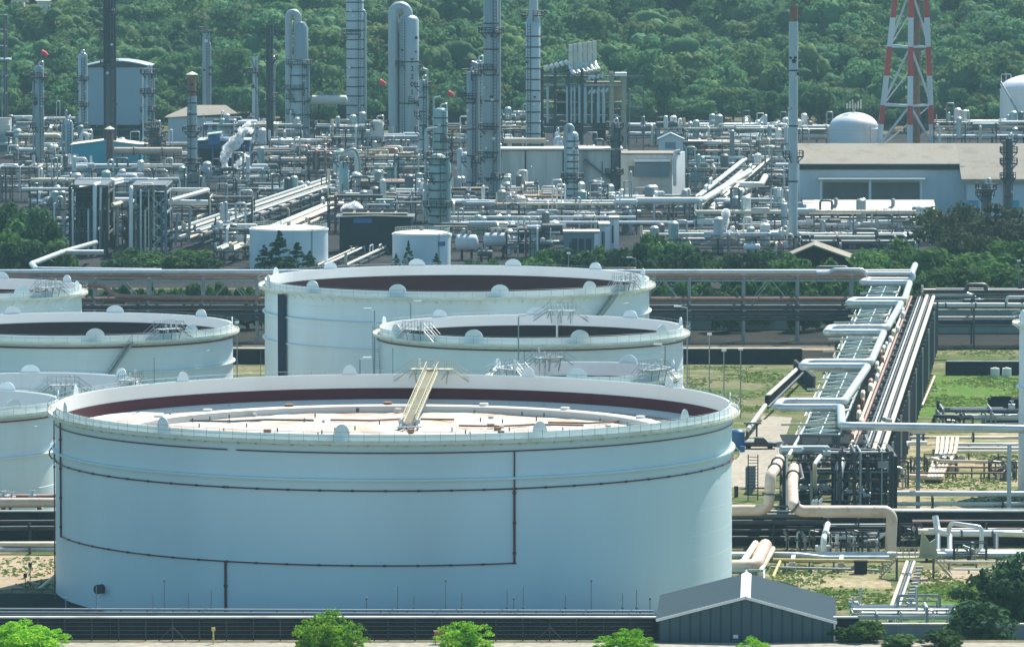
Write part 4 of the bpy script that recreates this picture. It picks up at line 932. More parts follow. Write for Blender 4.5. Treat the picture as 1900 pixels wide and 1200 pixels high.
# lamp posts near the tanks
def lamp(label, u, v0, v1, D, arm=0., two=False, group=None):
    p, q_ = P(u, v0, D), P(u, v1, D); z0 = 0
    t = thing('lamp_post', label, 'lamp post', (p.x, D, z0), group)
    part('pole', MB().tube([(p.x, D, z0), (p.x, D, q_.z)], .09, 6, 0, True), 'galv', t)
    g = MB()
    if arm: g.bar((p.x, D, q_.z), (p.x+arm, D, q_.z+.25), .09); g.box((p.x+arm, D, q_.z+.25), (1.1, .45, .22))
    else: g.box((p.x, D, q_.z), (.7, .5, .3))
    part('lamp_head', g, 'lamp', t)
for a in (('lamp post with left arm before the wide rear tank', 695, 700, 576, 893, -1.), ('lamp post with right arm before the wide rear tank', 762, 700, 562, 893, 1.), ('lamp post standing before the middle tank with maroon inside', 962, 700, 588, 848, .6),
          ('lamp post at the right shoulder of the middle tank', 1275, 700, 571, 900, -1.4), ('tall lamp post on the meadow right of the small tank', 1316, 740, 620, 960, 0), ('tall thin post in the middle of the meadow', 1343, 745, 650, 950, 0), ('tallest thin post at the right of the meadow', 1374, 745, 648, 946, 0),
          ('lamp post before the S-bend pipe on the left', 440, 690, 598, 1000, 0), ('lamp post with tilted head left of the gauging platform', 668, 700, 667, 790, .9), ('lamp post behind the right wall of the small tank', 1234, 700, 642, 845, -1.),
          ('lamp post in the trees at the right margin', 1890, 560, 484, 1150, 0), ('lamp post between the dark tree and the rear tank', 1055, 500, 470, 1130, 0), ('slanted-head lamp post behind the rear tank', 1180, 500, 480, 1130, -1.2)):
    lamp(*a)
# ================================================================ PROCESS UNITS BEHIND THE TANKS
def column(label, u, w, vt, vb, mat='steel', plats=(), rings=0, cap=None, ladder=1, top_mat=None, top_v=None, side=None, text=None, loop=None, name='process_column', cat='column', wtop=None, head=True, spiral=None, base_w=None):
    Y = Dv(vb); X = P(u, vb, Y).x; r = w*Y/F; z = lambda v: P(u, v, Y).z; zt = z(vt)
    t = thing(name, label, cat, (X, Y, 0)); c = (X, Y, 0); rt = (wtop or w)*Y/F
    split = z(top_v) if top_v else None
    prof = [(0, 0), ((base_w or w)*Y/F, 0), (r, min(zt*.3, 8)), (r if not wtop else r*.55+rt*.45, zt*.6)]
    if split: prof = [(0, 0), (r, 0), (r, split)]; part('upper_shell', MB().lathe(c, [(rt, split-.1), (rt, zt), (rt*.86, zt), (rt*.86, zt-1.5)], 20), top_mat or mat, t)
    else:
        prof.append((rt, zt-r*.5))
        prof += [(rt*.8, zt-r*.18), (rt*.4, zt-r*.02), (0, zt)] if cap != 'open' else [(rt, zt), (rt*.8, zt), (rt*.8, zt-2)]
    part('shell', MB().lathe(c, prof, 20), mat, t)
    if rings:
        g = MB()
        for k in range(rings): zz = zt*.06+(zt*.9)*k/rings; g.ringband(c, r*.98, r*1.06, zz, zz+.34, 20)
        part('shell_bands', g, 'steel_dark', t)
    for v in plats:
        zz = z(v); g = MB(); R = r+1.25; a0 = random.Random(v+u).choice((-.3, .6, PI-.8, -PI/2)); 
        g.ringband(c, r, R, zz-.3, zz, 16, a0, a0+4.6)
        for k in range(13):
            a = a0+4.6*k/12; x, y = c[0]+R*math.cos(a), c[1]+R*math.sin(a); g.bar((x, y, zz), (x, y, zz+1.2), .15)
            if k % 4 == 0: g.bar((c[0]+r*math.cos(a), c[1]+r*math.sin(a), zz-1.4), (x, y, zz-.1), .2)
        for h in (.6, 1.15): g.tube([(c[0]+R*math.cos(a0+4.6*k/12), c[1]+R*math.sin(a0+4.6*k/12), zz+h) for k in range(13)], .085, 4, 0)
        part('platform', g, 'steel_dark', t)
    if ladder:
        g = MB(); x = X+ladder*r*.55; y = Y-r-.25
        for s in (-.38, .38): g.bar((x+s, y, 2), (x+s, y, zt-1), .15)
        k = 2.
        while k < zt-1: g.bar((x-.38, y, k), (x+.38, y, k), .12); k += .8
        k = 4.
        while k < zt-2: g.bar((x, y+.3, k), (x, y-.05, k), .1); k += 6
        part('ladder', g, 'steel_mid', t)
    rn = random.Random(int(u*7+vb)); 
    for k in range(int(zt/7)):
        a = -PI/2+rn.uniform(-1.3, 1.3); zz = rn.uniform(zt*.15, zt*.93); e = rn.uniform(.25, .5); rr_ = r if zz < zt*.6 else rt*.9
        part('nozzle', MB().tube([(X+math.cos(a)*rr_*.8, Y+math.sin(a)*rr_*.8, zz), (X+math.cos(a)*(rr_+.6), Y+math.sin(a)*(rr_+.6), zz)], e, 8), rn.choice(('alum', 'steel_dark', 'pipe_white')), t)
    if side:
        for (du, v0, v1, rr, m) in side:
            x = P(u+du, vb, Y).x; part('side_pipe', MB().tube([(x, Y-.2, z(v1)), (x, Y-.2, z(v0)), (X, Y-.1, z(v0)+.3)], rr*Y/F, 8), m, t)
    if loop:
        ul, vtop, v1, wl, m = loop; x = P(ul, vb, Y).x; rr = wl*Y/F; zl = z(vtop)-rr; pts = []
        xr = X-(X-x)*.08; cx, hw = (x+xr)/2, abs(xr-x)/2
        pts = [(x, Y, z(v1)), (x, Y, zl-hw)]+[(cx-hw*math.cos(PI*k/14)*(1 if x < X else -1), Y, zl-hw+hw*math.sin(PI*k/14)) for k in range(1, 14)]+[(xr, Y, zl-hw), (xr, Y, zt-.3)]
        part('overhead_pipe', MB().tube(pts, rr, 14, 0), m, t)
    if cap == 'hat':
        part('rain_cap', MB().lathe((X, Y, zt+.4), [(0, .9), (rt*1.5, .1), (rt*1.5, 0), (0, .3)], 16), 'roof_white', t)
        part('cap_stay', MB().bar((X-rt*.8, Y, zt-.5), (X-rt*.8, Y, zt+.5), .1).bar((X+rt*.8, Y, zt-.5), (X+rt*.8, Y, zt+.5), .1), 'steel_dark', t)
    elif head and cap != 'open':
        g = MB(); g.tube([(X, Y, zt-.2), (X, Y, zt+.9), (X+r*.9, Y, zt+1.1), (X+r*.9, Y, zt-1)], .18, 6); part('vent_pipe', g, 'alum', t)
    if spiral:
        g = MB()
        for s in (0, PI):
            g.tube([(X+math.cos(a*.9+s)*(rt+.05), Y+math.sin(a*.9+s)*(rt+.05), z(spiral[0])+(z(spiral[1])-z(spiral[0]))*a/12) for a in [k*.25 for k in range(49)]], .16, 5, 0)
        part('spiral_strake', g, 'steel_mid', t)
    if text:
        word, tu, v0, v1, sz = text; a = (tu-u)/w; a = max(-.95, min(.95, a)); th = math.asin(a)
        for k, ch in enumerate(word):
            f = bpy.data.curves.new('lettering', 'FONT'); f.body = ch; f.size = sz; f.align_x = 'CENTER'; f.align_y = 'CENTER'; f.extrude = .03; f.offset = .03
            f.materials.append(M['letter']); fo_ = bpy.data.objects.new('lettering_curve', f); COL.objects.link(fo_); bpy.context.view_layer.update(); me_ = bpy.data.meshes.new_from_object(fo_); bpy.data.objects.remove(fo_); o = bpy.data.objects.new('lettering', me_); COL.objects.link(o); o.parent = t
            o.location = ((r+.06)*math.sin(th), -(r+.06)*math.cos(th), z(lerp(v0, v1, k/(len(word)-1)))); o.rotation_euler = (PI/2, 0, th)
    return t
col = column
col('slim grey column with platforms and a windsock, far left', 74, 8.5, 122, 348, plats=(143, 181, 236, 292, 338), side=[(-11, 150, 320, 1.6, 'steel')])
col('pale twin-pipe column left of the big grey box', 152, 6, 100, 285, 'steel_light', plats=(148, 196, 236), side=[(8, 102, 270, 3.5, 'steel_light')])
col('thick black chimney rising out of the frame in front of the grey box', 205, 9, -90, 335, 'steel_mid', top_mat='black', top_v=118, wtop=9, plats=(24, 120, 64), cap='open', side=[(-9, -40, 320, 3, 'black'), (9, -60, 300, 3, 'black')], name='chimney', cat='chimney')
col('brown chimney with a white rain cap below the black chimney', 204, 6.5, 243, 340, 'brown_pipe', cap='hat', ladder=0, name='chimney', cat='chimney')
col('pipe-wrapped column at the right edge of the big grey box', 276, 7, 128, 300, 'steel_light', plats=(136, 172, 205, 230), side=[(10, 140, 260, 2, 'steel'), (-9, 130, 290, 2.5, 'alum')])
col('rust-topped chimney with mushroom cap and spiral strakes', 357, 9, 142, 352, 'steel', top_mat='rust', top_v=178, wtop=7.5, plats=(302, 243), cap='hat', spiral=(180, 240), name='chimney', cat='chimney', ladder=-1, rings=9)
col('bare slim blue-grey column above the tan-roofed house', 383, 7, 62, 258, 'steel', plats=(58,), side=[(7.5, 80, 240, 2, 'steel_light')], cap='open')
col('slender spiral-ribbed vent stack left of the dark-topped column', 474, 6.5, 106, 262, 'steel_light', spiral=(110, 235), wtop=5, cap='open', plats=(134,))
col('column with dark upper half left of the inverted-U column', 503, 8, 112, 285, 'steel', top_mat='steel_dark', top_v=114, wtop=7)
bpy.data.objects['process_column.005'].children
col('dark slim stack joined to the half-dark column', 501, 7, 46, 300, 'steel_dark', plats=(110, 180), cap='open', name='vent_stack', cat='stack')
col('tall column lettered T2001 under an inverted-U overhead pipe', 555, 17, 110, 272, 'steel_light', plats=(118, 182, 165, 210), loop=(536, 17, 268, 6.5, 'steel_light'), side=[(17, 110, 262, 3, 'steel')], text=('T2001', 565, 124, 191, 2.0), wtop=14, rings=6)
part('upper_column', MB().lathe((P(559, 272, Dv(272)).x, Dv(272), 0), [(2.1, P(0, 120, Dv(272)).z), (2.1, P(0, 52, Dv(272)).z), (1.2, P(0, 42, Dv(272)).z), (0, P(0, 40, Dv(272)).z)], 18), 'steel', bpy.data.objects[USED['tall column lettered T2001 under an inverted-U overhead pipe'][0]])
col('broad ribbed column cut by the top edge, centre left', 659, 16.5, -60, 268, 'steel_light', plats=(62, 240), rings=17, side=[(19, 20, 232, 2.5, 'steel_light'), (-15, -40, 250, 1.5, 'steel')], ladder=1)
col('twin column lettered T2201 with great silver overhead loop', 759, 18.5, 28, 285, 'steel_light', plats=(120, 186), loop=(730, 3, 262, 9.5, 'steel_light'), text=('T2201', 765, 113, 171, 2.0), rings=3, ladder=-1, side=[(-17, 60, 260, 2.5, 'steel_dark')], head=False)
col('slim dark-banded column right of the great silver loop', 785, 7, 148, 350, 'steel', plats=(160, 214, 288, 243), rings=7, side=[(8, 130, 340, 2, 'steel_light')])
col('blue-green ringed column topping a wider lower drum', 818, 13, 200, 330, 'steel_green', rings=8, plats=(256,), side=[(-13, 182, 300, 2, 'galv_green')])
col('blue-green banded column rising behind the second small tank', 812, 16, 285, 442, 'steel_green', rings=9, plats=(292, 382, 330), side=[(19, 300, 430, 6, 'steel_green'), (-22, 240, 400, 2.5, 'steel_light')], head=False)
col('left column of the clustered three, dark head with vents', 875, 9, 132, 405, 'steel', plats=(138, 182, 300, 350), rings=5, side=[(10, 120, 400, 5, 'steel')])
col('middle column of the clustered three, pale and narrow', 889, 8, 112, 402, 'steel_light', plats=(118, 190, 250, 318), rings=4)
col('tallest column of the clustered three, cut by the top edge', 911, 13.5, -70, 408, 'steel', plats=(60, 128, 238, 290, 330, 368), rings=9, side=[(16, -30, 380, 2.2, 'steel_light'), (-10, 120, 400, 6, 'steel')])
col('pale ribbed column with a coned shoulder and thin neck', 989, 13.5, 36, 348, 'steel_light', plats=(28, 312), rings=14, head=False, ladder=-1)
Y = Dv(348); X = P(990, 348, Y).x
part('neck', MB().lathe((X, Y, 0), [(1.95, P(0, 40, Y).z), (1.15, P(0, 24, Y).z), (1.05, P(0, -60, Y).z)], 18), 'steel_light', bpy.data.objects[USED['pale ribbed column with a coned shoulder and thin neck'][0]])
col('short ribbed column with silver overhead bend before the concrete hall', 1062, 11, 244, 412, 'steel_light', rings=12, loop=(1051, 229, 405, 5, 'steel'), plats=(330,), head=False, ladder=1)
col('dark rusty column in front of the concrete hall', 1140, 7, 228, 385, 'steel_mid', plats=(236, 262, 322), rings=5, side=[(9, 240, 380, 2.5, 'steel_dark')])
col('tall lone stack with rusty tip right of centre', 1471, 8.5, 11, 468, 'steel_light', top_mat='rust', top_v=40, wtop=7.5, cap='open', plats=(290,), rings=4, base_w=14, ladder=0, name='chimney', cat='chimney')
col('brownish instrument column in front of the tan warehouse', 1871, 6.5, 256, 410, 'steel_mid', plats=(262, 282, 303, 330), side=[(-9, 262, 400, 2, 'pipe_rust')], rings=4)
col('little domed tower with a gallery among the right trees', 1829, 9, 340, 455, 'steel_mid', plats=(362, 350))
col('narrow pale column pair at left between two pipe fields', 126, 6, 222, 325, 'steel_light', side=[(-9, 232, 320, 2.5, 'steel'), (8, 226, 300, 2, 'alum')], plats=())
col('white gooseneck vent column left of the black chimney', 150, 4.5, 255, 310, 'steel_light', plats=(), ladder=0, loop=(162, 245, 262, 4, 'pipe_white'), head=False)
col('squat tower with open platforms right of the grey box', 288, 11, 232, 335, 'steel_mid', plats=(236, 252, 268), rings=3)
col('thin vertical drum beside the white L-pipes, centre', 1033, 4, 245, 300, 'white', plats=(), ladder=0)
col('short white twin drum on the concrete hall roof', 1040, 4, 262, 302, 'white', plats=(), ladder=0, side=[(-10, 258, 300, 4, 'white')])
col('blue-grey standing drum between the pipe fields, centre left', 638, 9, 300, 395, 'steel_green', plats=(300,), ladder=0)
col('dark maroon stub column right of the curved silver pipes', 654, 5, 305, 360, 'brown_pipe', plats=(), ladder=0)
for k, (u, vt, vb, w, lb) in enumerate(((862, 282, 372, 9, 'left pale blue standing drum behind the clustered columns'), (853, 275, 378, 5, 'thin brown-grey standing drum left of the pale blue drums'), (872, 286, 368, 6, 'right pale blue standing drum behind the clustered columns'), (938, 284, 372, 8, 'pale blue standing drum right of the clustered columns'), (700, 222, 340, 13, 'cream-grey drum tower with pipes, left of the great loop'))):
    col(lb, u, w, vt, vb, 'steel_light' if k != 4 else 'concrete_pale', plats=() if k < 4 else (232, 262), ladder=0, name='standing_drum', cat='drum', head=k == 4)
# windsocks
for u, v, Y, lb in ((82, 100, Dv(348), 'red and white windsock streaming above the far left slim column'), (709, 154, Dv(340), 'pink-red windsock left of the great silver loop'), (836, 175, Dv(330), 'pink-red windsock above the blue-green ringed column')):
    p = P(u-5, v-3, Y); q_ = P(u+6, v+4, Y); t = thing('windsock', lb, 'windsock', (p.x, Y, p.z-5))
    part('mast', MB().bar((p.x, Y, p.z-5), (p.x, Y, p.z+.4), .12), 'galv', t)
    part('sock', MB().tube([p, p.lerp(q_, .5)+Vector((0, 0, .15)), q_], .6, 10, 0, True, [.75, .65, .5]), 'red_sock', t)
# ---------------------------------------------------------------- buildings
def blk(u0, u1, vt, vb, Y, depth, zb=None):
    a, b = P(u0, vb, Y), P(u1, vb, Y); zt = P(u0, vt, Y).z; z0 = b.z if zb is None else zb
    return ((a.x+b.x)/2, Y+depth/2, (zt+z0)/2), (b.x-a.x, depth, zt-z0)
def grey_box():
    Y = Dv(266); x0, x1 = P(160, 200, Y).x, P(274, 200, Y).x; z0, z1 = P(0, 232, Y).z, P(0, 124, Y).z
    t = thing('boiler_house', 'big windowless grey box building on legs with arched roof', 'building', ((x0+x1)/2, Y, 0))
    part('wall', MB().box(((x0+x1)/2, Y+9, (z0+z1)/2), (x1-x0, 18, z1-z0)), 'box_grey', t)
    g = MB(); n = 12; pts = [(lerp(x0-.8, x1+1, k/n), Y-.8, z1+.2+1.6*math.sin(PI*k/n)) for k in range(n+1)]
    g.prism(pts+[(p[0], p[1], p[2]-.35) for p in pts[::-1]], (0, 20, 0)); part('roof', g, 'galv', t)
    g = MB(); g.prism([(p[0], Y-.3, p[2]-.3) for p in pts[1:-1]]+[(x1, Y-.3, z1-.2), (x0, Y-.3, z1-.2)], (0, .25, 0)); part('gable', g, 'steel_dark', t)
    for k in range(5):
        x = lerp(x0+.5, x1-.5, k/4)
        for y in (Y+.6, Y+17): part('leg', MB().bar((x, y, 0), (x, y, z0), .6), 'steel_dark', t)
    for z in (z0*.35, z0*.75): part('tie_beam', MB().bar((x0, Y+.6, z), (x1, Y+.6, z), .35), 'steel_mid', t)
    part('back_panel', MB().box(((x0+x1)/2, Y+17.5, z0*.5), (x1-x0, .3, z0)), 'steel_dark', t)
grey_box()
def gable(label, u0, u1, ve, vr, vb, depth, wallm, roofm, name='house', sk=0., ur=None, openings=(), over=.5, cat='building', eave_r=None):
    Y = Dv(vb); x0, x1 = P(u0, vb, Y).x, P(u1, vb, Y).x; ze, zr = P(0, ve, Y).z, P(0, vr, Y).z; xr = P(ur, vb, Y).x if ur else (x0+x1)/2; zr2 = P(0, eave_r, Y).z if eave_r else ze
    t = thing(name, label, cat, ((x0+x1)/2, Y, 0)); D_ = Vector((sk, depth, 0))
    g = MB(); g.prism([(x0, Y, 0), (x1, Y, 0), (x1, Y, zr2), (xr, Y, zr), (x0, Y, ze)], D_); part('wall', g, wallm, t)
    for a, b in (((x0, ze), (xr, zr)), ((xr, zr), (x1, zr2))):
        d = Vector((b[0]-a[0], 0, b[1]-a[1])).normalized()*over; a_ = Vector((a[0], Y-over, a[1]+.06)); b_ = Vector((b[0], Y-over, b[1]+.06))
        if a[0] == x0: a_ -= d
        else: b_ += d
        part('roof', MB().prism([a_, b_, b_+Vector((0, 0, .22)), a_+Vector((0, 0, .22))], D_+Vector((0, 2*over, 0))), roofm, t)
    for (ou0, ou1, ov0, ov1, m) in openings:
        a, b = P(ou0, ov1, Y), P(ou1, ov0, Y); part('opening', MB().box(((a.x+b.x)/2, Y-.04, (a.z+b.z)/2), (b.x-a.x, .12, b.z-a.z)), m, t)
    return t
# house with tan roof: ridge runs across the view
Y = Dv(268); x0, x1 = P(312, 260, Y).x, P(436, 260, Y).x; ze, zr = P(0, 218, Y).z, P(0, 197, Y).z
t = thing('house', 'low house with tan hipped roof beside the rust-topped chimney', 'building', ((x0+x1)/2, Y, 0))
part('wall', MB().box(((x0+x1)/2, Y+7, ze/2), (x1-x0, 14, ze)), 'box_grey_light', t)
g = MB(); xm = P(352, 260, Y).x; g.quad((x0-1, Y-1, ze), (x1+1, Y-1, ze+1.2), (x1-3, Y+7, zr), (xm, Y+7, zr)); g.quad((x0-1, Y-1, ze), (xm, Y+7, zr), (x0-1, Y+15, ze)); g.quad((x1+1, Y+15, ze), (x0-1, Y+15, ze), (xm, Y+7, zr), (x1-3, Y+7, zr)); g.quad((x1+1, Y-1, ze+1.2), (x1+1, Y+15, ze), (x1-3, Y+7, zr))
part('roof', g, 'roof_tan', t)
for k in range(4): x = lerp(x0+11, x1-1, k/3); part('window', MB().box((x, Y-.05, ze*.62), (1.4, .12, 1.4)), 'opening', t)
# blue shed
t = gable('dark blue open-fronted shed with a roof monitor behind the steam', 367, 462, 264, 259, 330, 12, 'blue_shed', 'blue_shed', 'shed', openings=((371, 458, 276, 326, 'dark_void'),), eave_r=264)
Y = Dv(330)
for (u0, u1, v, m) in ((366, 388, 262, 'galv_green'), (408, 464, 262, 'galv_green')):
    a, b = P(u0, v, Y-.7), P(u1, v, Y-.7); part('eave_sheet', MB().bar((a.x, Y+5, a.z+.2), (b.x, Y+5, b.z+.3), 12.5, .2), m, t)
g = MB(); c, s = blk(386, 408, 252, 268, Y-.6, 8); g.box(c, s); part('roof_monitor', g, 'blue', t)
a, b = P(384, 250, Y-1), P(410, 247, Y-1); part('monitor_roof', MB().bar((a.x, Y+3, a.z), (b.x, Y+3, b.z), 9.5, .25), 'galv_green', t)
for u in (395, 424, 445): a = P(u, 326, Y-.2); part('post', MB().bar((a.x, Y-.3, 0), (a.x, Y-.3, P(0, 274, Y).z), .5), 'blue', t)
# teal building
gable('long teal-walled building with cream roof behind the black chimney', 134, 262, 270, 262, 336, 12, 'teal', 'roof_white', 'workshop', openings=((136, 146, 286, 300, 'white'), (205, 222, 290, 306, 'box_grey')))
# far left white hall
Y = Dv(285); t = thing('hall', 'pale hall with white canopies cut by the left edge', 'building', (P(-10, 300, Y).x, Y, 0))
c, s = blk(-60, 17, 222, 290, Y, 10, 0); part('wall', MB().box(c, s), 'box_grey_light', t)
for v, u1, dz in ((221, 19, .5), (238, 18, 1.6), (267, 50, .7), (288, 29, .7)):
    a, b = P(-60, v, Y-3), P(u1, v, Y-3); part('canopy' if v > 250 else 'parapet', MB().bar((a.x, Y-1, a.z), (b.x, Y-1, b.z), 6 if v > 250 else 1.5, dz), 'roof_white', t)
for u in (22, 33, 46): a = P(u, 340, Y-3); part('column', MB().bar((a.x, Y-3, 0), (a.x, Y-3, P(0, 268, Y-3).z), .5), 'galv', t)
part('void', MB().box((P(-20, 300, Y).x, Y-.3, 3), (12, .3, 5)), 'slate', t)
# far left frame tower
t, q, L = rack('dark open steel tower cut by the left edge and top left', (P(-30, 240, Dv(255)).x, Dv(255)), (P(11, 240, Dv(255)).x, Dv(255)), 7, tuple(P(0, v, Dv(255)).z for v in (220, 172, 140, 112, 85, 55, 27)), 1, 3.4, 5, ('steel_light', 'steel_mid'), 'steel_mid', 'steel tower', .1, .2, name='steel_tower', drops=2, valves=1, post=.55)
part('platform', MB().bar(q(0, 0, P(0, 110, Dv(255)).z), q(L+1.6, 0, P(0, 110, Dv(255)).z), 8, .5), 'galv_green', t)
# concrete hall
Y = Dv(385)
t = thing('concrete_hall', 'weathered grey concrete hall between the ribbed columns, centre right', 'building', (P(1030, 380, Y).x, Y, 0))
c, s = blk(930, 1152, 280, 380, Y, 9, 0); part('wall', MB().box(c, s), 'concrete', t)
a, b = P(925, 279, Y), P(1155, 279, Y); part('roof', MB().bar((a.x, Y+4.5, a.z+.3), (b.x, Y+4.5, b.z+.3), 11, .4), 'roof_white', t)
for u in (940, 975, 1010, 1045, 1080, 1120): p = P(u, 340, Y); part('pilaster', MB().bar((p.x, Y-.15, 0), (p.x, Y-.15, a.z), .5, .3), 'concrete_dark' if u % 2 else 'concrete', t)
c, s = blk(935, 1012, 258, 266, Y+9, 5); part('roof_house', MB().box(c, s), 'roof_tan', t)
a, b = P(1085, 296, Y-.5), P(1128, 330, Y-.5); part('stair', MB().bar(a, b, 1.2, .5).bar(b, P(1134, 332, Y-.5), 1.2, .4), 'steel_mid', t)
for u, v0, v1 in ((1116, 300, 330), (1113, 330, 350)): p, q_ = P(u, v0, Y-.1), P(u+4, v1, Y-.1); part('window', MB().box(((p.x+q_.x)/2, Y-.05, (p.z+q_.z)/2), (q_.x-p.x, .14, p.z-q_.z)), 'opening', t)
Y2 = Dv(378); t = thing('concrete_block', 'pale concrete block with blue-grey box on its wall and hut on its roof', 'building', (P(1210, 370, Y2).x, Y2, 0))
c, s = blk(1153, 1247, 288, 376, Y2, 11, 0); part('wall', MB().box(c, s), 'concrete_pale', t)
part('end_wall', MB().prism([P(1247, 288, Y2), (P(1247, 288, Y2).x, Y2, 0), (P(1271, 288, Y2+18).x, Y2+18, 0), P(1271, 281, Y2+18)], (-.5, .4, 0)), 'white', t)  # sunlit end painted whiter than the front wall
part('roof', MB().box((c[0]+1, Y2+6, P(0, 286, Y2).z), (s[0]+2, 12, .5)), 'roof_tan', t)
c, s = blk(1178, 1242, 302, 328, Y2-1.2, 1.2); part('wall_box', MB().box(c, s), 'slate', t)
a, b = P(1177, 299, Y2-1.6), P(1244, 299, Y2-1.6); part('box_canopy', MB().bar((a.x, Y2-.8, a.z), (b.x, Y2-.8, b.z), 2, .4), 'white', t)
c, s = blk(1193, 1215, 354, 374, Y2-.15, .15); part('door', MB().box(c, s), 'opening', t)
c, s = blk(1166, 1177, 308, 328, Y2-.1, .1); part('window', MB().box(c, s), 'opening', t)
part('drain_pipe', MB().tube([P(1262, 280, Y2-.6), P(1252, 282, Y2-.6), P(1252, 345, Y2-.6)], .45, 8), 'pipe_white', t)
Y3 = Dv(345); gable('bluish gabled hut standing above the pale concrete block', 1223, 1267, 259, 249, 345, 6, 'box_grey_light', 'galv', 'hut', openings=((1234, 1254, 264, 276, 'slate'),))
# reformer furnace
Y = Dv(288); zf = lambda v: P(0, v, Y).z; xf = lambda u: P(u, 200, Y).x
t = thing('furnace', 'dark multi-deck furnace structure crowned by a row of pale stacks', 'furnace', (xf(1085), Y, 0))
dp = 14.
for u in (1006, 1030, 1055, 1080, 1105, 1135, 1158):
    for y in (Y, Y+dp): part('post', MB().bar((xf(u), y, 0), (xf(u), y, zf(128 if u < 1090 else 136)), .75 if u < 1130 else 1.3), 'steel_dark' if u < 1130 else 'olive', t)
for v in (240, 218, 190, 160, 142): part('deck', MB().bar((xf(1004), Y+2, zf(v)), (xf(1162), Y+2, zf(v)), 4, .3).bar((xf(1004), Y+dp-2, zf(v)), (xf(1162), Y+dp-2, zf(v)), 3, .3), 'steel_mid' if v != 190 else 'olive', t)
for v in (240, 218, 190, 160, 142):
    g = MB()
    for h in (.6, 1.2): g.bar((xf(1004), Y-.1, zf(v)+h), (xf(1162), Y-.1, zf(v)+h), .09)
    for k in range(14): x = lerp(xf(1004), xf(1162), k/13); g.bar((x, Y-.1, zf(v)), (x, Y-.1, zf(v)+1.2), .08)
    part('deck_railing', g, 'steel_mid', t)
for u0, u1, v0, v1 in ((1034, 1052, 172, 212), (1060, 1078, 170, 200), (1050, 1082, 226, 262), (1100, 1124, 222, 262)):
    c, s = blk(u0, u1, v0, v1, Y+3, 8); part('firebox', MB().box(c, s), 'concrete_dark', t)
c, s = blk(1088, 1152, 152, 186, Y+5, 7); part('convection_box', MB().box(c, s), 'olive', t)
rnd = random.Random(4)
for u in (1052, 1066, 1016, 1098, 1060, 1075, 1086, 1120, 1110): part('riser', MB().tube([(xf(u), Y-.6, zf(228)), (xf(u), Y-.6, zf(162)), (xf(u), Y+2, zf(160))], rnd.uniform(.25, .5), 8), 'steel_light', t)
for k in range(6):
    u = 1059+k*9; x = xf(u); z0, z1 = zf(122-k*1.5), zf(84-k*1.1)
    part('stack', MB().box((x, Y+6+k, (z0+z1)/2), (1.15, 1.15, z1-z0)), 'concrete_pale', t)
    part('stack_duct', MB().tube([(x, Y+6+k, z0), (x+.2, Y+4+k, z0-1.5), (x+1.2, Y+1+k, z0-2.6)], .6, 8), 'alum', t)
for k in range(5): part('blower', MB().tube([P(1013+k*9, 128-k*2.4, Y+2), P(1018+k*9, 124-k*2.4, Y+2)], .75, 10), 'white', t)
for k in range(9): u = 1092+(k % 5)*8; part('burner_pipe', MB().tube([P(u, 175-(k//5)*22-k, Y-.5), P(u+5, 168-(k//5)*22-k, Y-.5)], .5, 8), 'alum', t)
part('canopy', MB().bar(P(1141, 138, Y-2), P(1163, 138, Y-2), 5, 1.0), 'white', t)
part('front_beam', MB().bar(P(1086, 158, Y-1), P(1152, 158, Y-1), .5), 'olive', t)
t, q, L = rack('slender open scaffold frame right of the furnace', (xf(1166), Y+4), (xf(1194), Y+4), 4, tuple(zf(v) for v in (240, 200, 170, 142)), 1, 4, 6, ('steel_light', 'galv'), 'steel_mid', 'steel frame', .08, .15, name='scaffold', drops=1, valves=0, post=.2)
# warehouse on the right
Y = 1466.; zf = lambda v, y=Y: P(0, v, y).z; xf = lambda u, y=Y: P(u, 330, y).x
t = thing('warehouse', 'long warehouse with dusty tan roof and blue-grey wall on the right', 'building', (xf(1690), Y, 0))
zr = zf(266, Y+13); ze = zf(303); ze2 = zf(332, Y-6); xe = xf(1990)
g = MB(); m_ = (ze-zr)/13; zmid = ze
g.prism([(0, Y-.8, ze-.1), (0, Y+13, zr), (0, Y+13, zr-.4), (0, Y-.8, ze-.5)], (xf(1780)-xf(1483), 0, 0)); g.v = [(x+xf(1483), y, z) for x, y, z in g.v]; part('roof', g, 'roof_tan', t)
g = MB(); g.prism([(xf(1780)+.02, Y-7, ze2), (xf(1780)+.02, Y+13, zr), (xf(1780)+.02, Y+13, zr-.4), (xf(1780)+.02, Y-7, ze2-.5)], (xe-xf(1780), 0, 0)); part('roof', g, 'roof_tan', t)
part('roof', MB().prism([(xf(1483), Y+13, zr), (xf(1483), Y+26, ze), (xf(1483), Y+26, ze-.4), (xf(1483), Y+13, zr-.4)], (xe-xf(1483), 0, 0)), 'roof_tan', t)
part('wall', MB().box(((xf(1484)+xf(1790))/2, Y+12.5, (ze-.6)/2), (xf(1790)-xf(1484), 25, ze-.6)), 'wall_blue', t)
part('wall', MB().box(((xf(1790)+xe)/2, Y+9.5, (ze2-.5)/2), (xe-xf(1790)-.2, 31, ze2-.5)), 'wall_blue', t)
part('fascia', MB().bar((xf(1483), Y-.85, ze-.9), (xf(1780), Y-.85, ze-.9), .2, 1.2), 'concrete_dark', t)
part('fascia', MB().bar((xf(1781), Y-7.1, ze2-.6), (xe, Y-7.1, ze2-.6), .2, .9), 'roof_tan', t)
part('canopy', MB().bar(P(1518, 332, Y-2.5), P(1716, 332, Y-2.5), 4, .35), 'roof_white', t)
for u0, u1 in ((1527, 1611), (1618, 1706)): c, s = blk(u0, u1, 339, 370, Y-.3, .3, 0); part('opening', MB().box(c, s), 'opening', t)
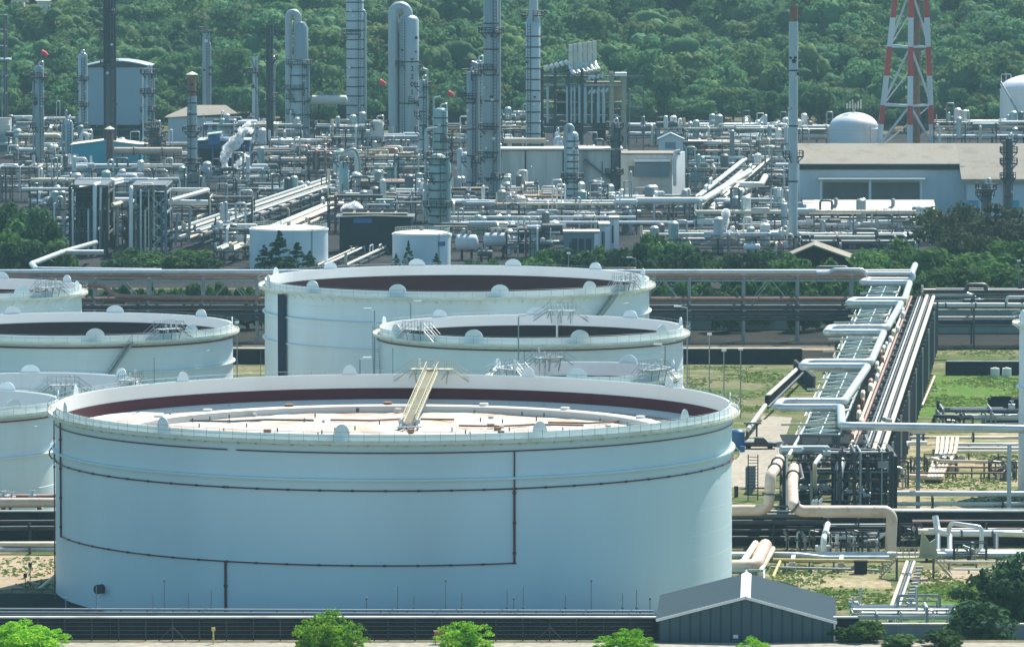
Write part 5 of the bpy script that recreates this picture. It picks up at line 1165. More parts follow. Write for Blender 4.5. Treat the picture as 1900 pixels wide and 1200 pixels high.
for u in (1523, 1614, 1709): a = P(u, 370, Y-4); part('canopy_post', MB().bar((a.x, Y-4, 0), (a.x, Y-4, zf(333, Y-3)), .4), 'white', t)
for u0, u1 in ((1785, 1815), (1872, 1890)): c, s = blk(u0, u1, 372, 392, Y-6.4, .3); part('blue_panel', MB().box(c, s), 'teal', t)
Yl = 1432.; t = thing('lean_to', 'low building with bright white roof in front of the tan warehouse', 'building', (xf(1600), Yl, 0))
zr, ze = P(0, 371, Yl+14).z, P(0, 405, Yl).z
part('roof', MB().prism([(xf(1482), Yl-.8, ze), (xf(1482), Yl+14, zr), (xf(1482), Yl+14, zr-.3), (xf(1482), Yl-.8, ze-.3)], (xf(1722)-xf(1482), 0, 0)), 'roof_white', t)
part('wall', MB().box(((xf(1483)+xf(1720))/2, Yl+7, (ze-.4)/2), (xf(1720)-xf(1483), 13, ze-.4)), 'concrete_dark', t)
for u, v in ((1551, 376), (1657, 377), (1653, 391), (1548, 388)): p = P(u, v, Yl+9); part('roof_vent', MB().cyl((p.x, p.y, p.z-.6), .45, 1.2, 10).lathe((p.x, p.y, p.z+.6), [(.7, 0), (.4, .4), (0, .5)], 10), 'galv', t)
# ---------------------------------------------------------------- small white tanks, dome tanks, bullets
def vtank(label, u, w, vt, vb, mat='tank_white_far', dome=.6, name='storage_tank', box=False, rail=True):
    Y = Dv(vb); c = (P(u, vb, Y).x, Y, 0); r = w*Y/F; Y0 = Y; h = P(0, vt, Y).z; t = thing(name, label, 'storage tank', c)
    part('shell', MB().lathe(c, [(r, 0), (r, h-.3), (r+.12, h-.3), (r+.12, h), (r-.3, h+.05)], 56), mat, t)
    part('roof', MB().lathe(c, [(r-.3, h+.05)]+[(r*math.cos(k*PI/2/8), h+.05+dome*math.sin(k*PI/2/8)) for k in range(1, 9)], 56), 'roof_white' if dome < 1.5 else mat, t)
    if rail: g = MB(); railing(g, c, r-.2, h+.1, 1., 44, -.6, 2.8, .05); part('handrail', g, 'galv_green', t)
    part('roof_vent', MB().cyl((c[0], c[1], h+dome), .4, .8, 10), 'galv', t)
    if box: a = PI*1.5+.78; part('sign', MB().box((c[0]+(r+.04)*math.cos(a), c[1]+(r+.04)*math.sin(a), h-1.9), (1.9, .16, .9), a+PI/2), 'blue', t)
    part('ladder', MB().bar((c[0]+r*.62, c[1]-r*.8, 0), (c[0]+r*.62, c[1]-r*.8, h+.8), .25, .1), 'galv', t)
    return t
vtank('left of two small white tanks, a dark pointed tree before it', 536, 73, 424, 497)
vtank('right of two small white tanks, a small blue sign near its rim', 782, 54, 433, 494, box=True)
vtank('white dome tank behind the warehouse, left of the lattice tower', 1584, 46, 238, 272, 'white', 4.6, 'dome_tank', rail=False)
t = bpy.data.objects[USED['white dome tank behind the warehouse, left of the lattice tower'][0]]
g = MB(); c = Vector(t.location)
for k in range(6): g.cyl((c.x-2+k*.8, c.y-.5, 11), .22, 1.6+.5*(k % 3), 8)
part('dome_nozzles', g, 'concrete_pale', t)
vtank('large white domed tank cut by the right edge behind the warehouse', 1925, 70, 166, 268, 'white', 4.5, 'dome_tank')
t = bpy.data.objects[USED['large white domed tank cut by the right edge behind the warehouse'][0]]; Y = t.location.y
part('stairway', MB().tube([P(1857, 152, Y-6), P(1872, 178, Y-9.5), P(1888, 208, Y-11), P(1905, 232, Y-11.4)], .3, 6, 0), 'galv', t)
g = MB(); p = P(1866, 158, Y); g.box((p.x, p.y, p.z), (3, 3, .3)); [g.bar((p.x+a, p.y-1.5, p.z), (p.x+a, p.y-1.5, p.z+3.2), .18) for a in (-1.4, 0, 1.4)]; g.bar((p.x-1.4, p.y-1.5, p.z+3.2), (p.x+1.4, p.y-1.5, p.z+3.2), .18); part('stair_head', g, 'white', t)
def drum(label, u, v, wpx, rpx, vb, mat='steel_light', name='horizontal_drum', group=None):
    Y = Dv(vb); p = P(u, v, Y); r = rpx*Y/F; l = wpx*Y/F/2; t = thing(name, label, 'drum', (p.x, Y, 0), group); n = 7
    pts = [Vector((p.x-l-r*.45+r*.45*(1-math.cos(PI/2*k/n)), Y, p.z)) for k in range(n)]; rad = [max(.05, r*math.sin(PI/2*k/n)) for k in range(n)]
    pts += [Vector((p.x-l, Y, p.z)), Vector((p.x+l, Y, p.z))]; rad += [r, r]
    pts += [Vector((p.x+l+r*.45*math.sin(PI/2*k/n), Y, p.z)) for k in range(1, n+1)]; rad += [max(.05, r*math.cos(PI/2*k/n)) for k in range(1, n+1)]
    part('shell', MB().tube(pts, r, 18, 0, True, rad), mat, t)
    for s in (-.6, .6): part('saddle', MB().bar((p.x+l*s, Y, 0), (p.x+l*s, Y, p.z-r*.7), r*1.1, .5), 'concrete_dark', t)
    for s in (-.4, .3): part('nozzle', MB().cyl((p.x+l*s, Y, p.z+r*.9), r*.22+.08, r*.35+.3, 8), 'galv', t)
    return t
for a in (('left pale bullet vessel right of the second small tank', 866, 450, 30, 15, 482, 'box_grey_light'), ('long grey bullet vessel further right of the second small tank', 922, 445, 40, 13, 478, 'box_grey_light'), ('cream rounded drum lying before the concrete block', 1172, 385, 30, 7, 405, 'roof_white'),
          ('dark green small drum lying right of the cream drum', 1250, 388, 14, 5, 402, 'green_paint'), ('long silver exchanger under the white lid, centre left', 655, 246, 80, 5.5, 300, 'alum'), ('long white header drum between the T2001 and ribbed columns', 610, 186, 62, 9, 272, 'roof_white'),
          ('upper copper-ended bend drum, centre left', 556, 272, 16, 4, 322, 'copper'), ('white exchanger stacked under the great silver loop', 737, 262, 44, 3, 308, 'pipe_white'), ('silver exchanger right of the clustered columns', 850, 238, 34, 4, 290, 'roof_white'), ('lower silver exchanger left of the clustered columns', 845, 262, 28, 4, 300, 'pipe_white'),
          ('white drum left of the pale ribbed column', 945, 236, 22, 5, 285, 'white'), ('cream pipe drum on the left pipe field, front', 105, 322, 20, 6, 345, 'roof_white'), ('small cream drum behind the slim column, left', 98, 282, 14, 5, 318, 'roof_white'), ('white drum with a red relief valve at right of the concrete block', 1322, 266, 40, 4, 300, 'white'),
          ('long white exchanger roof right of the hut', 1352, 257, 34, 4, 292, 'white'), ('lower long white exchanger between block and stack', 1350, 293, 60, 3.5, 325, 'pipe_white'), ('small cream exchanger at the right of the lower long one', 1420, 300, 22, 4, 330, 'pipe_cream'), ('dark exchanger low before the bullet vessels', 900, 470, 24, 6, 492, 'steel_mid'),
          ('silver drum at the foot of the lone stack', 1395, 458, 26, 6, 478, 'white'), ('copper-hued drum among bright pipes, centre left', 606, 262, 16, 3.5, 318, 'copper'), ('pale exchanger in front of the blue-green columns', 850, 405, 34, 5, 425, 'galv')): drum(*a)
g = MB(); p = P(1308, 268, Dv(298)); g.cyl((p.x, p.y, p.z-2), .8, 3.2, 12); g.lathe((p.x, p.y, p.z+1.2), [(.8, 0), (.5, .5), (0, .6)], 12); solo('relief_valve', g, 'red_sock', 'red relief valve body among white pipes right of the hut', 'valve')
g = MB(); c, s = blk(1218, 1232, 376, 396, Dv(403), 2); g.box(c, s); c2, s2 = blk(1214, 1236, 394, 400, Dv(403)-.3, 2.6); g.box(c2, s2); solo('blue_cabinet', g, 'blue', 'dark blue pump cabinet before the concrete block', 'cabinet')
Yl = Dv(462); t = thing('pump_house', 'low flat white-roofed pump house behind the pale gabled shelter', 'building', (P(1600, 450, Yl).x, Yl, 0))
c, s = blk(1490, 1700, 447, 462, Yl, 9, 0); part('wall', MB().box(c, s), 'concrete_dark', t); c2, s2 = blk(1486, 1704, 442, 447, Yl-.6, 10); part('roof', MB().box(c2, s2), 'roof_white', t)
for u in (1520, 1575, 1640): c2, s2 = blk(u, u+14, 450, 460, Yl-.1, .2, 0); part('door', MB().box(c2, s2), 'opening', t)
# red and white lattice tower (three legs)
def lattice():
    Y = Dv(277); zz = lambda v: P(0, v, Y).z
    def leg(k, z):                              # leg k at level z
        v = 277-z*F/Y; f = (265-v)/265.
        u = (lerp(1632, 1661, f), lerp(1687, 1689.5, f), lerp(1731, 1719, f))[k]; y = Y+(2.5, -3.2, 2.5)[k]*lerp(1, .5, f)
        p = P(u, v, Y); return Vector((p.x, y, z))
    t = thing('lattice_tower', 'red and white banded three-legged lattice tower behind the warehouse', 'tower', (P(1685, 277, Y).x, Y, 0))
    bands = [277, 231, 196, 141, 87, 33, -20, -75, -130]
    for i in range(len(bands)-1):
        a, b = zz(bands[i]), zz(bands[i+1]); m = 'white' if i % 2 == 0 else 'red'
        for k in range(3): part('leg_section', MB().bar(leg(k, a), leg(k, b), 1.5), m, t)
    for i in range(1, len(bands)-1, 1):
        if bands[i] in (231, 141, 33, -75): continue
        z = zz(bands[i]); g = MB()
        for k in range(3): g.bar(leg(k, z), leg((k+1) % 3, z), .6)
        part('ring_brace', g, 'white', t)
    for v0, v1 in ((277, 196), (196, 87), (87, -20), (-20, -130)):
        a, b = zz(v0), zz(v1); g = MB()
        for k, j in ((0, 1), (2, 1)): g.bar(leg(k, a+1), leg(j, b), .55)
        g.bar(leg(1, a), leg(0, a+.5), .4); g.bar(leg(0, a), leg(2, b), .35)
        part('diagonal_brace', g, 'white', t)
    g = MB(); x = P(1700, 277, Y).x; z = 0.; w = 1.0
    for s in (-w, w):
        for y in (0, 1.6): g.bar((x+s, Y+y, 0), (x+s, Y+y, zz(-130)), .16)
    k = 0
    while z < zz(-130): g.bar((x-w, Y, z), (x+w, Y, z+2.2), .12); g.bar((x+w, Y, z), (x-w, Y, z+2.2), .12); g.bar((x-w, Y, z), (x+w, Y, z), .14); z += 2.2
    part('riser_ladder', g, 'rust', t); part('flare_pipe', MB().tube([(x, Y+.8, 0), (x, Y+.8, zz(-130))], .85, 12), 'rust', t)
lattice()
# ---------------------------------------------------------------- pipe racks of the process field
ALU = ('alum', 'pipe_white', 'pipe_cream', 'alum', 'pipe_cream', 'galv', 'pipe_beige'); DRK = ('pipe_dark', 'galv', 'steel_mid', 'alum', 'pipe_cream', 'brown_pipe'); MIXD = ('alum', 'pipe_cream', 'galv', 'pipe_dark', 'pipe_cream', 'pipe_rust', 'pipe_white')
def xrack(label, u0, u1, vb, levels, n, seed, mats=MIXD, **k):
    Y = Dv(vb); k.setdefault('frame', 'steel_mid'); return rack(label, (P(u0, vb, Y).x, Y), (P(u1, vb, Y).x, Y), k.pop('width', 13), levels, n, k.pop('bay', 8), seed, mats, **k)
for a in (('low rack with one white pipe at the hill foot, far left', 15, 165, 262, (4., 6.2), 3, 101, ALU), ('rack behind the slim far left column', 20, 170, 292, (3, 6), 5, 102, MIXD), ('crowded rack between the hall canopies and the black chimney', 30, 200, 322, (2.5, 4.5, 6.), 5, 103, MIXD), ('dark rack at the left edge under the pale hall', -40, 70, 372, (3, 5.5, 8), 5, 146, DRK), ('dark rack before the lone stack and white-roofed building', 1485, 1700, 470, (2, 3.4), 4, 147, DRK),
          ('long rack in front of the far left columns', 60, 345, 352, (3, 5.5), 4, 104, ALU), ('dark rack left of the twin steel frames', 60, 142, 398, (2.5, 5, 8), 5, 105, DRK), ('lower left rack behind the left tree clump', 95, 150, 440, (3, 6, 8), 4, 106, DRK),
          ('rack between the squat tower and the blue shed', 215, 360, 330, (3, 6, 8.5), 5, 107, MIXD), ('rack of pipes in front of the blue shed', 370, 500, 352, (3, 5), 5, 108, ALU), ('rack between the house and the vent stack', 380, 500, 275, (3, 7), 4, 109, MIXD),
          ('high rack behind the T2001 column', 455, 560, 292, (4, 7, 9), 4, 110, ALU), ('looped-pipe rack in front of the T2001 column', 470, 610, 318, (3, 5.5, 8), 6, 111, ALU), ('dark rack with bright upper pipes, centre left', 470, 625, 342, (3, 6, 8.5), 5, 112, MIXD),
          ('rack crowding the foot of the broad ribbed column', 585, 700, 305, (4, 7.5, 10), 5, 113, DRK), ('rack right of the broad ribbed column', 690, 800, 318, (3, 6, 9), 5, 114, ALU), ('rack with green-grey frame left of the dark-banded column', 620, 800, 352, (3, 6, 8.5), 6, 115, MIXD),
          ('rack with a blue roof edge behind the small white tanks', 610, 800, 385, (3, 6), 5, 116, MIXD), ('rack left of the second small tank', 610, 735, 430, (3, 6, 8), 5, 117, DRK), ('three-pipe rack left of the blue-green banded column', 725, 800, 412, (3, 5.5, 7), 4, 118, ALU),
          ('rack behind the clustered three columns', 790, 985, 300, (3, 6, 9), 5, 119, MIXD), ('rack at the feet of the clustered three columns', 835, 1000, 392, (3, 5.5), 5, 120, ALU), ('long twin-pipe rack in front of the clustered columns', 835, 1180, 432, (2.6, 4.6, 6.4), 4, 121, ALU),
          ('low rack before the concrete hall', 940, 1140, 400, (2.5, 4.5), 5, 122, MIXD), ('rack in front of the concrete block', 1060, 1300, 415, (2.5, 4.5, 6), 5, 123, ALU), ('far rack of white pipes along the wood edge right of the furnace', 1165, 1470, 270, (3, 5.5), 5, 124, ALU),
          ('second far rack right of the hut', 1270, 1468, 295, (3, 6, 8.5), 5, 125, ALU), ('middle rack between concrete block and lone stack', 1275, 1465, 322, (3, 6, 8), 5, 126, MIXD), ('nearer rack between concrete block and lone stack', 1275, 1462, 352, (3, 5.5), 4, 127, MIXD),
          ('rack with standing loops left of the lone stack', 1405, 1470, 340, (3, 6, 9, 11), 4, 128, ALU), ('long rack ending at the lone stack, low front', 1290, 1725, 452, (2.2, 4.2, 6.6), 4, 129, ALU), ('lowest rack behind the tree belt, right', 1190, 1470, 470, (2, 3.8), 4, 130, MIXD),
          ('dark rack left of the lone stack', 1330, 1465, 425, (3, 6), 4, 131, DRK), ('dark low rack in front of the white-roofed building', 1480, 1730, 432, (2, 4), 4, 132, DRK), ('white pipe rack behind the tan warehouse roof', 1370, 1545, 268, (4, 5), 3, 133, ('white', 'roof_white', 'alum')),
          ('pale pipe rack between lattice tower and right domed tank', 1730, 1960, 275, (3.5, 6, 7.5), 4, 134, ('white', 'pipe_cream', 'alum')), ('dark rack behind the tree belt, centre', 940, 1060, 478, (3, 6), 4, 135, DRK), ('rack under the bullet vessels', 835, 960, 462, (2.5, 5), 4, 136, MIXD),
          ('rack under the furnace stacks', 930, 1010, 268, (3, 6, 8), 3, 137, MIXD), ('rack at the right foot of the furnace', 1000, 1165, 318, (3, 5), 4, 138, ALU), ('dense dark rack right of the right steel frame', 312, 470, 442, (2.5, 4.5, 7, 9), 5, 139, DRK), ('dark rack between the two steel frames', 205, 252, 455, (3, 6, 9), 4, 140, DRK), ('dark rack left of the left steel frame', 70, 138, 462, (3, 6, 9.5), 5, 141, DRK), ('rack of mixed pipes before the twin frames, upper left', 60, 330, 385, (3, 6), 5, 142, DRK), ('dark rack between the left small tank and the sunlit pipeway', 400, 470, 478, (3, 6), 4, 143, DRK), ('mid-field rack in front of the curved silver pipes', 480, 640, 388, (2.5, 4.5), 4, 144, MIXD), ('dark tall rack right of the second small tank', 840, 905, 418, (3, 6, 8), 4, 145, DRK)):
    b_ = list(a); nofit = a[6] in (132, 147, 146); b_[5] = int(a[5]*1.35); xrack(*b_, drops=6, valves=5, fit=0 if nofit else int(6+(a[2]-a[1])/10), full=.4, rmin=.13, rmax=.46, frame='steel_dark' if a[7] is not ALU else 'steel_mid')
# twin steel frames on the left
Y = Dv(470); zt = P(0, 340, Y).z
for k, (ua, ub, m, lb) in enumerate(((137, 205, 'steel_dark', 'left dark steel pipe frame with white pipes over its top'), (250, 313, 'slate', 'right blue-grey lattice steel frame with white pipe over its top'))):
    t, q, L = rack(lb, (P(ua, 460, Y).x, Y), (P(ub, 460, Y).x, Y), 22, (zt*.32, zt*.62, zt*.9, zt), 3, 7.6 if k == 0 else 6, 200+k, DRK, m, 'steel structure', .1, .3, True, .5, 6, .55, 'steel_structure', 3)
    for j in range(6): part('vertical_pipe', MB().tube([q(L*(.08+.16*j), 11+.3*(j % 2), 0), q(L*(.08+.16*j), 11, zt*(.6+.06*j))], .28, 8), 'steel_dark' if k == 0 else 'steel_mid', t)
    if k:
        for j in range(5): part('lattice_brace', MB().bar(q(L*.62, 11.1, zt*j/6), q(L*.98, 11.1, zt*(j+1)/6), .3).bar(q(L*.98, 11.1, zt*j/6), q(L*.62, 11.1, zt*(j+1)/6), .3), 'galv_green', t)
    part('back_plate', MB().bar(q(0, -8, zt*.45), q(L, -8, zt*.45), .2, zt*.8), 'dark_void', t)
    part('roof_deck', MB().bar(q(0, 0, zt+.15), q(L, 0, zt+.15), 22, .12), 'steel_mid', t)
for a in (('fat white pipe rising and bending over the left steel frame', [(176, 462, -11), (176, 343, -11), (226, 333, 60)], .5, 'pipe_white'), ('slimmer white pipe beside the fat one on the left steel frame', [(187, 462, -11), (187, 347, -11), (228, 338, 50)], .3, 'pipe_white'), ('white pipe rising before the right steel frame', [(243, 465, -12), (243, 348, -12), (288, 336, 55)], .45, 'pipe_white'),
          ('long white pipe running left from the twin steel frames', [(40, 351, 5), (135, 351, 5), (180, 339, 40)], .35, 'pipe_white'), ('white pipe kinked right of the twin steel frames', [(312, 352, 10), (388, 352, 10), (318, 372, -10)], .45, 'pipe_white'), ('stubby white pipe below the kinked one', [(312, 375, 5), (386, 376, 5)], .6, 'pipe_white'),
          ('cream pipe slanting up in front of the left steel frame', [(208, 381, 0), (228, 376, 30)], .5, 'pipe_cream'), ('second cream slanting pipe inside the steel frames', [(250, 384, 0), (268, 378, 30)], .5, 'pipe_cream'), ('slim pale mast leaning right of the steel frames', [(325, 455, -10), (330, 395, -10)], .3, 'galv'), ('second slim pale mast right of the steel frames', [(350, 450, -10), (353, 385, -10)], .3, 'galv'), ('third pale mast further right of the steel frames', [(418, 425, 0), (421, 366, 0)], .3, 'galv')):
    run(a[0], [P(u, v, Y+d) for u, v, d in a[1]], a[2], a[3], n=10)
run('big rust-toned horizontal duct from the brown chimney to the right', [P(212, 280, Dv(338)), P(338, 280, Dv(338))], .95, 'pipe_beige', supports=4, flanges=2)
# pipeways running away, centre left and centre right
def way(label, ua, va, ub, vb, w, levels, n, seed, mats=ALU, **k):
    a, b = G(ua, va), G(ub, vb); return rack(label, (a.x, a.y), (b.x, b.y), w, levels, n, k.pop('bay', 14), seed, mats, k.pop('frame', 'steel_mid'), **k)
way('sunlit pipeway slanting away from the twin steel frames', 335, 475, 640, 365, 10, (3.4, 5.2), 7, 301, rmin=.2, rmax=.5, full=.9, drops=3)
way('second sunlit pipeway slanting away right of the first', 430, 492, 640, 400, 8, (3.0,), 6, 302, rmin=.2, rmax=.45, full=.9, drops=2)
way('short pipeway of white pipes between the two small tanks', 615, 505, 690, 470, 7, (1.2,), 6, 303, rmin=.15, rmax=.3, full=.9, drops=0, valves=1)
for a in (('fat white pipe slanting down to the tree belt before the lone stack', [(1180, 372, 0), (1303, 372, 0), (1391, 318, 95)], .75, 'pipe_white'), ('fat cream pipe joining the slanting one from the right', [(1352, 343, 60), (1412, 343, 60), (1420, 328, 80)], .75, 'pipe_white'), ('twin slanting cream pipe right of the fat one', [(1318, 392, 5), (1388, 347, 70)], .85, 'pipe_white'), ('third slanting cream pipe lower down', [(1340, 398, 5), (1392, 362, 60)], .5, 'pipe_cream'),
          ('pale pipe ramp rising to the right beside the steam jet', [(1370, 414, 0), (1412, 378, 60), (1445, 390, 60)], .5, 'pipe_cream'), ('white horizontal pipe left of the lone stack, front', [(1375, 417, -40), (1462, 417, -40)], .4, 'white'), ('white horizontal pipe right of the lone stack, front', [(1482, 417, -40), (1715, 418, -40)], .4, 'white')):
    run(a[0], [P(u, v, Dv(425)+d) for u, v, d in a[1]], a[2], a[3], n=10, supports=5)
way('pipeway frame carrying the slanting white pipes before the lone stack', 1315, 420, 1400, 345, 9, (4.5, 6.5), 5, 305, rmin=.2, rmax=.5)
# single bright pipes in the field
for k, (lb, u0, v0, u1, v1, vb, r, m) in enumerate((('white pipe with curved end crossing above the second small tank', 725, 432-10, 725, 376, 440, .3, 'galv'), ('long white pipe in front of the clustered columns', 835, 403, 1180, 403, 440, .3, 'white'), ('long white pipe one row lower in front of the columns', 835, 413, 1290, 413, 445, .35, 'white'),
        ('white pipe row before the concrete hall', 905, 371, 1048, 371, 402, .35, 'pipe_white'), ('white pipe row before the pale concrete block', 1135, 372, 1300, 372, 402, .35, 'pipe_white'), ('short white pipe right of the second small tank', 835, 370, 882, 370, 400, .35, 'pipe_white'), ('white pipe bridging left field at the frames', 480, 347, 620, 350, 372, .42, 'pipe_white'), ('slate-blue pipe in the left field', 470, 341, 600, 341, 370, .35, 'galv'),
        ('upper white pipe by the clump of curved pipes', 480, 288, 540, 288, 318, .3, 'alum'), ('cream pipe kinked right of the curved pipes', 664, 319, 720, 323, 350, .3, 'pipe_cream'), ('wood-edge white pipe left of the hut', 1165, 247, 1260, 248, 266, .4, 'white'), ('wood-edge white pipe right of the hut', 1262, 248, 1462, 249, 266, .45, 'white'), ('cream-white pipe behind the warehouse left part', 1370, 254, 1545, 254, 268, .9, 'roof_white'), ('upper white pipe right of the lattice tower', 1738, 236, 1860, 236, 268, .35, 'white'), ('lower white pipe right of the lattice tower', 1738, 244, 1890, 245, 272, .45, 'white'))):
    Y = Dv(vb); pts = [P(u0, v0, Y), P(u1, v1, Y)]
    if k == 0: pts = [P(725, 440, Y), P(725, 376, Y), P(782, 376, Y)]
    run(lb, pts, r, m, supports=3)
t = thing('curved_pipes', 'sheaf of curved silver pipes arching over a blue drum, centre left', 'pipe', G(640, 365))
Y = Dv(365)
for k in range(4): part('curved_pipe', MB().tube([P(621+k*3, 340, Y), P(621+k*3, 300-k*4, Y), P(632+k*5, 288-k*3, Y), P(650+k*3, 285-k*3, Y), P(660+k*2, 300-k*2, Y), P(661+k*2, 320, Y)], .42, 8, 1.8), ('alum', 'galv_green', 'pipe_white', 'galv')[k], t)
# canopy shed behind the small tanks, equipment blocks
gable('flat dark-roofed shelter with a blue fascia behind the small tanks', 630, 762, 404, 402, 470, 10, 'dark_void', 'steel_mid', 'shelter', openings=((656, 690, 405, 414, 'blue'),), over=.8)
Y = Dv(470); t = thing('fan_deck', 'brown slatted fan deck above the dark shelter', 'fan deck', P(690, 400, Y))
a, b = P(636, 396, Y+4), P(756, 396, Y+4); part('deck', MB().bar((a.x, Y+6, a.z), (b.x, Y+6, b.z), 8, .3), 'roof_tan', t)
for k in range(5): x = lerp(a.x+1, b.x-1, k/4); part('fan_ring', MB().ringband((x, Y+6, a.z+.2), 1.0, 1.25, 0, .7, 16), 'steel_mid', t)
gable('dark maroon open shelter behind the tree belt, centre', 958, 1022, 432, 431, 468, 8, 'maroon_dark', 'galv', 'shelter', over=.5)
for k, (u0, u1, v) in enumerate(((1046, 1112, 432), (1112, 1131, 418), (1131, 1148, 406))):
    Y = Dv(482-k*10); t = thing('cooling_cell', ('nearest', 'middle', 'farthest')[k]+' of three stepped pale cooling cells behind the tree belt', 'cooler', (P((u0+u1)/2, v, Y).x, Y, 0))
    c, s = blk(u0, u1, v+1, 480, Y, 6, 0); part('casing', MB().box(c, s), 'slate' if k == 0 else 'box_grey_light', t); c2, s2 = blk(u0-1, u1+1, v-3, v, Y-.3, 6.6); part('roof', MB().box(c2, s2), 'roof_white', t)
    for j in range(3): x = c[0]+s[0]*(.2*j-.2); part('louvre', MB().box((x, Y-.05, s[2]*.5), (s[0]*.15, .12, s[2]*.6)), 'steel_dark', t)
    part('end_panel', MB().box((c[0]+s[0]/2-.5, Y-.1, s[2]/2), (1.1, .3, s[2]*.98)), 'white', t)
for k, (u, v, w, h, vb, lb) in enumerate(((1108, 378, 36, 40, 425, 'dark blue-grey valve tower before the concrete hall'), (1118, 366, 20, 50, 420, 'second valve tower with white cap before the hall'), (985, 352, 24, 22, 398, 'fenced pump stand before the pale ribbed column'), (680, 290, 40, 30, 345, 'blue-grey compressor block right of the curved pipes'), (550, 300, 30, 18, 338, 'pump block under the looped-pipe rack'),
        (440, 345, 36, 20, 372, 'steam trap block under the white steam plume'), (1420, 365, 30, 30, 410, 'dark pump frame left of the lone stack'), (1085, 415, 40, 22, 440, 'frosted pipe manifold above the stepped cells'))):
    Y = Dv(vb); x = P(u, v, Y).x; ww = w*Y/F; zt = P(0, v-h/2, Y).z
    rack(lb, (x-ww/2, Y), (x+ww/2, Y), 4, (zt*.35, zt*.7, zt), 3, 3, 400+k, MIXD, 'steel_mid' if k != 3 else 'slate', 'equipment module', .1, .3, False, .5, 4, .25, 'equipment_module', 4)
# bright field lamps on posts behind
for k, (u, v, vb) in enumerate(((732, 348, 400), (764, 364, 410), (852, 356, 400), (1150, 231, 290), (925, 368, 420), (452, 318, 352))):
    lamp(('floodlight post left of the dark-banded column', 'floodlight post near the blue-green banded column', 'floodlight post left of the clustered columns', 'floodlight post right of the furnace', 'floodlight post right of the clustered columns', 'floodlight post by the blue shed corner')[k], u, vb, v, Dv(vb))
for k, (u, v) in enumerate(((1193, 228), (1238, 236), (1282, 229), (1362, 222), (1487, 216))): lamp(('leftmost', 'second', 'middle', 'fourth', 'rightmost')[k]+' of five thin lamp posts along the wood edge', u, 262, v, Dv(264), .7, group='lamp posts along the wood edge')
# gable shelter among the right trees
def shelter():
    Y = 1235.; a, ap, b = P(1448, 483, Y), P(1510, 457, Y), P(1586, 484, Y); t = thing('shelter', 'pale tan gabled shelter roof among the right trees', 'shelter', (ap.x, Y, 0)); sh = Vector((1.0, 13, 0))
    for p, q_ in ((a, ap), (ap, b)): part('roof', MB().prism([p, q_, q_+Vector((0, 0, .3)), p+Vector((0, 0, .3))], sh), 'roof_tan', t)
    for p in (a, b): 
        for f in (0.05, .95): r = p+sh*f; part('post', MB().bar((r.x, r.y, 0), r, .3), 'steel_mid', t)
    part('back_wall', MB().quad((a.x+1, Y+12, 0), (b.x+.8, Y+12, 0), (b.x+.8, Y+12, b.z), (ap.x+1, Y+12, ap.z), (a.x+1, Y+12, a.z)), 'concrete_dark', t)
shelter()
HH = []
# house roofs far up the hill
for k, (u, v, w) in enumerate(((130, 9, 22), (80, 8, 14), (32, 6, 14))):
    Y = 2200+k*4; p = P(u, v, Y); ww = w*Y/F; t = thing('hill_house', ('lavender-roofed house half hidden up the wooded hill', 'middle pale roof half hidden up the wooded hill', 'leftmost pale roof half hidden up the wooded hill')[k], 'house', (p.x, Y, hz(p.x, Y)))
    z0 = hz(p.x, Y); p.z = z0+7.5; HH.append((p.x, Y))
    part('wall', MB().box((p.x, Y+4, (p.z-1.4+z0)/2), (ww*1.7, 7, p.z-1.4-z0)), 'white', t)
    g = MB(); g.prism([(p.x-ww, Y, p.z-1.6), (p.x, Y+4, p.z+.8), (p.x+ww, Y+8, p.z-1.6), (p.x+ww, Y, p.z-1.6)], (0, 0, .3)); g = MB(); g.prism([(p.x-ww, Y-.5, p.z-1.5), (p.x-ww, Y+4, p.z+.9), (p.x-ww, Y+8.5, p.z-1.5)], (2*ww, 0, 0)); part('roof', g, 'roof_white' if k else 'roof_tan', t)
g = MB(); g.box((0, 1375, 99.5), (3100, 3450, 201))
hz_o = solo('haze', g, 'white', kind='stuff')
m = bpy.data.materials.new('haze'); m.use_nodes = True; t = m.node_tree
t.nodes.remove(t.nodes['Principled BSDF']); v = t.nodes.new('ShaderNodeVolumePrincipled')
v.inputs['Color'].default_value = (.50, .86, .98, 1); v.inputs["Density"].default_value = .000052; v.inputs['Anisotropy'].default_value = .1
t.links.new(v.outputs[0], t.nodes['Material Output'].inputs['Volume']); hz_o.data.materials[0] = m
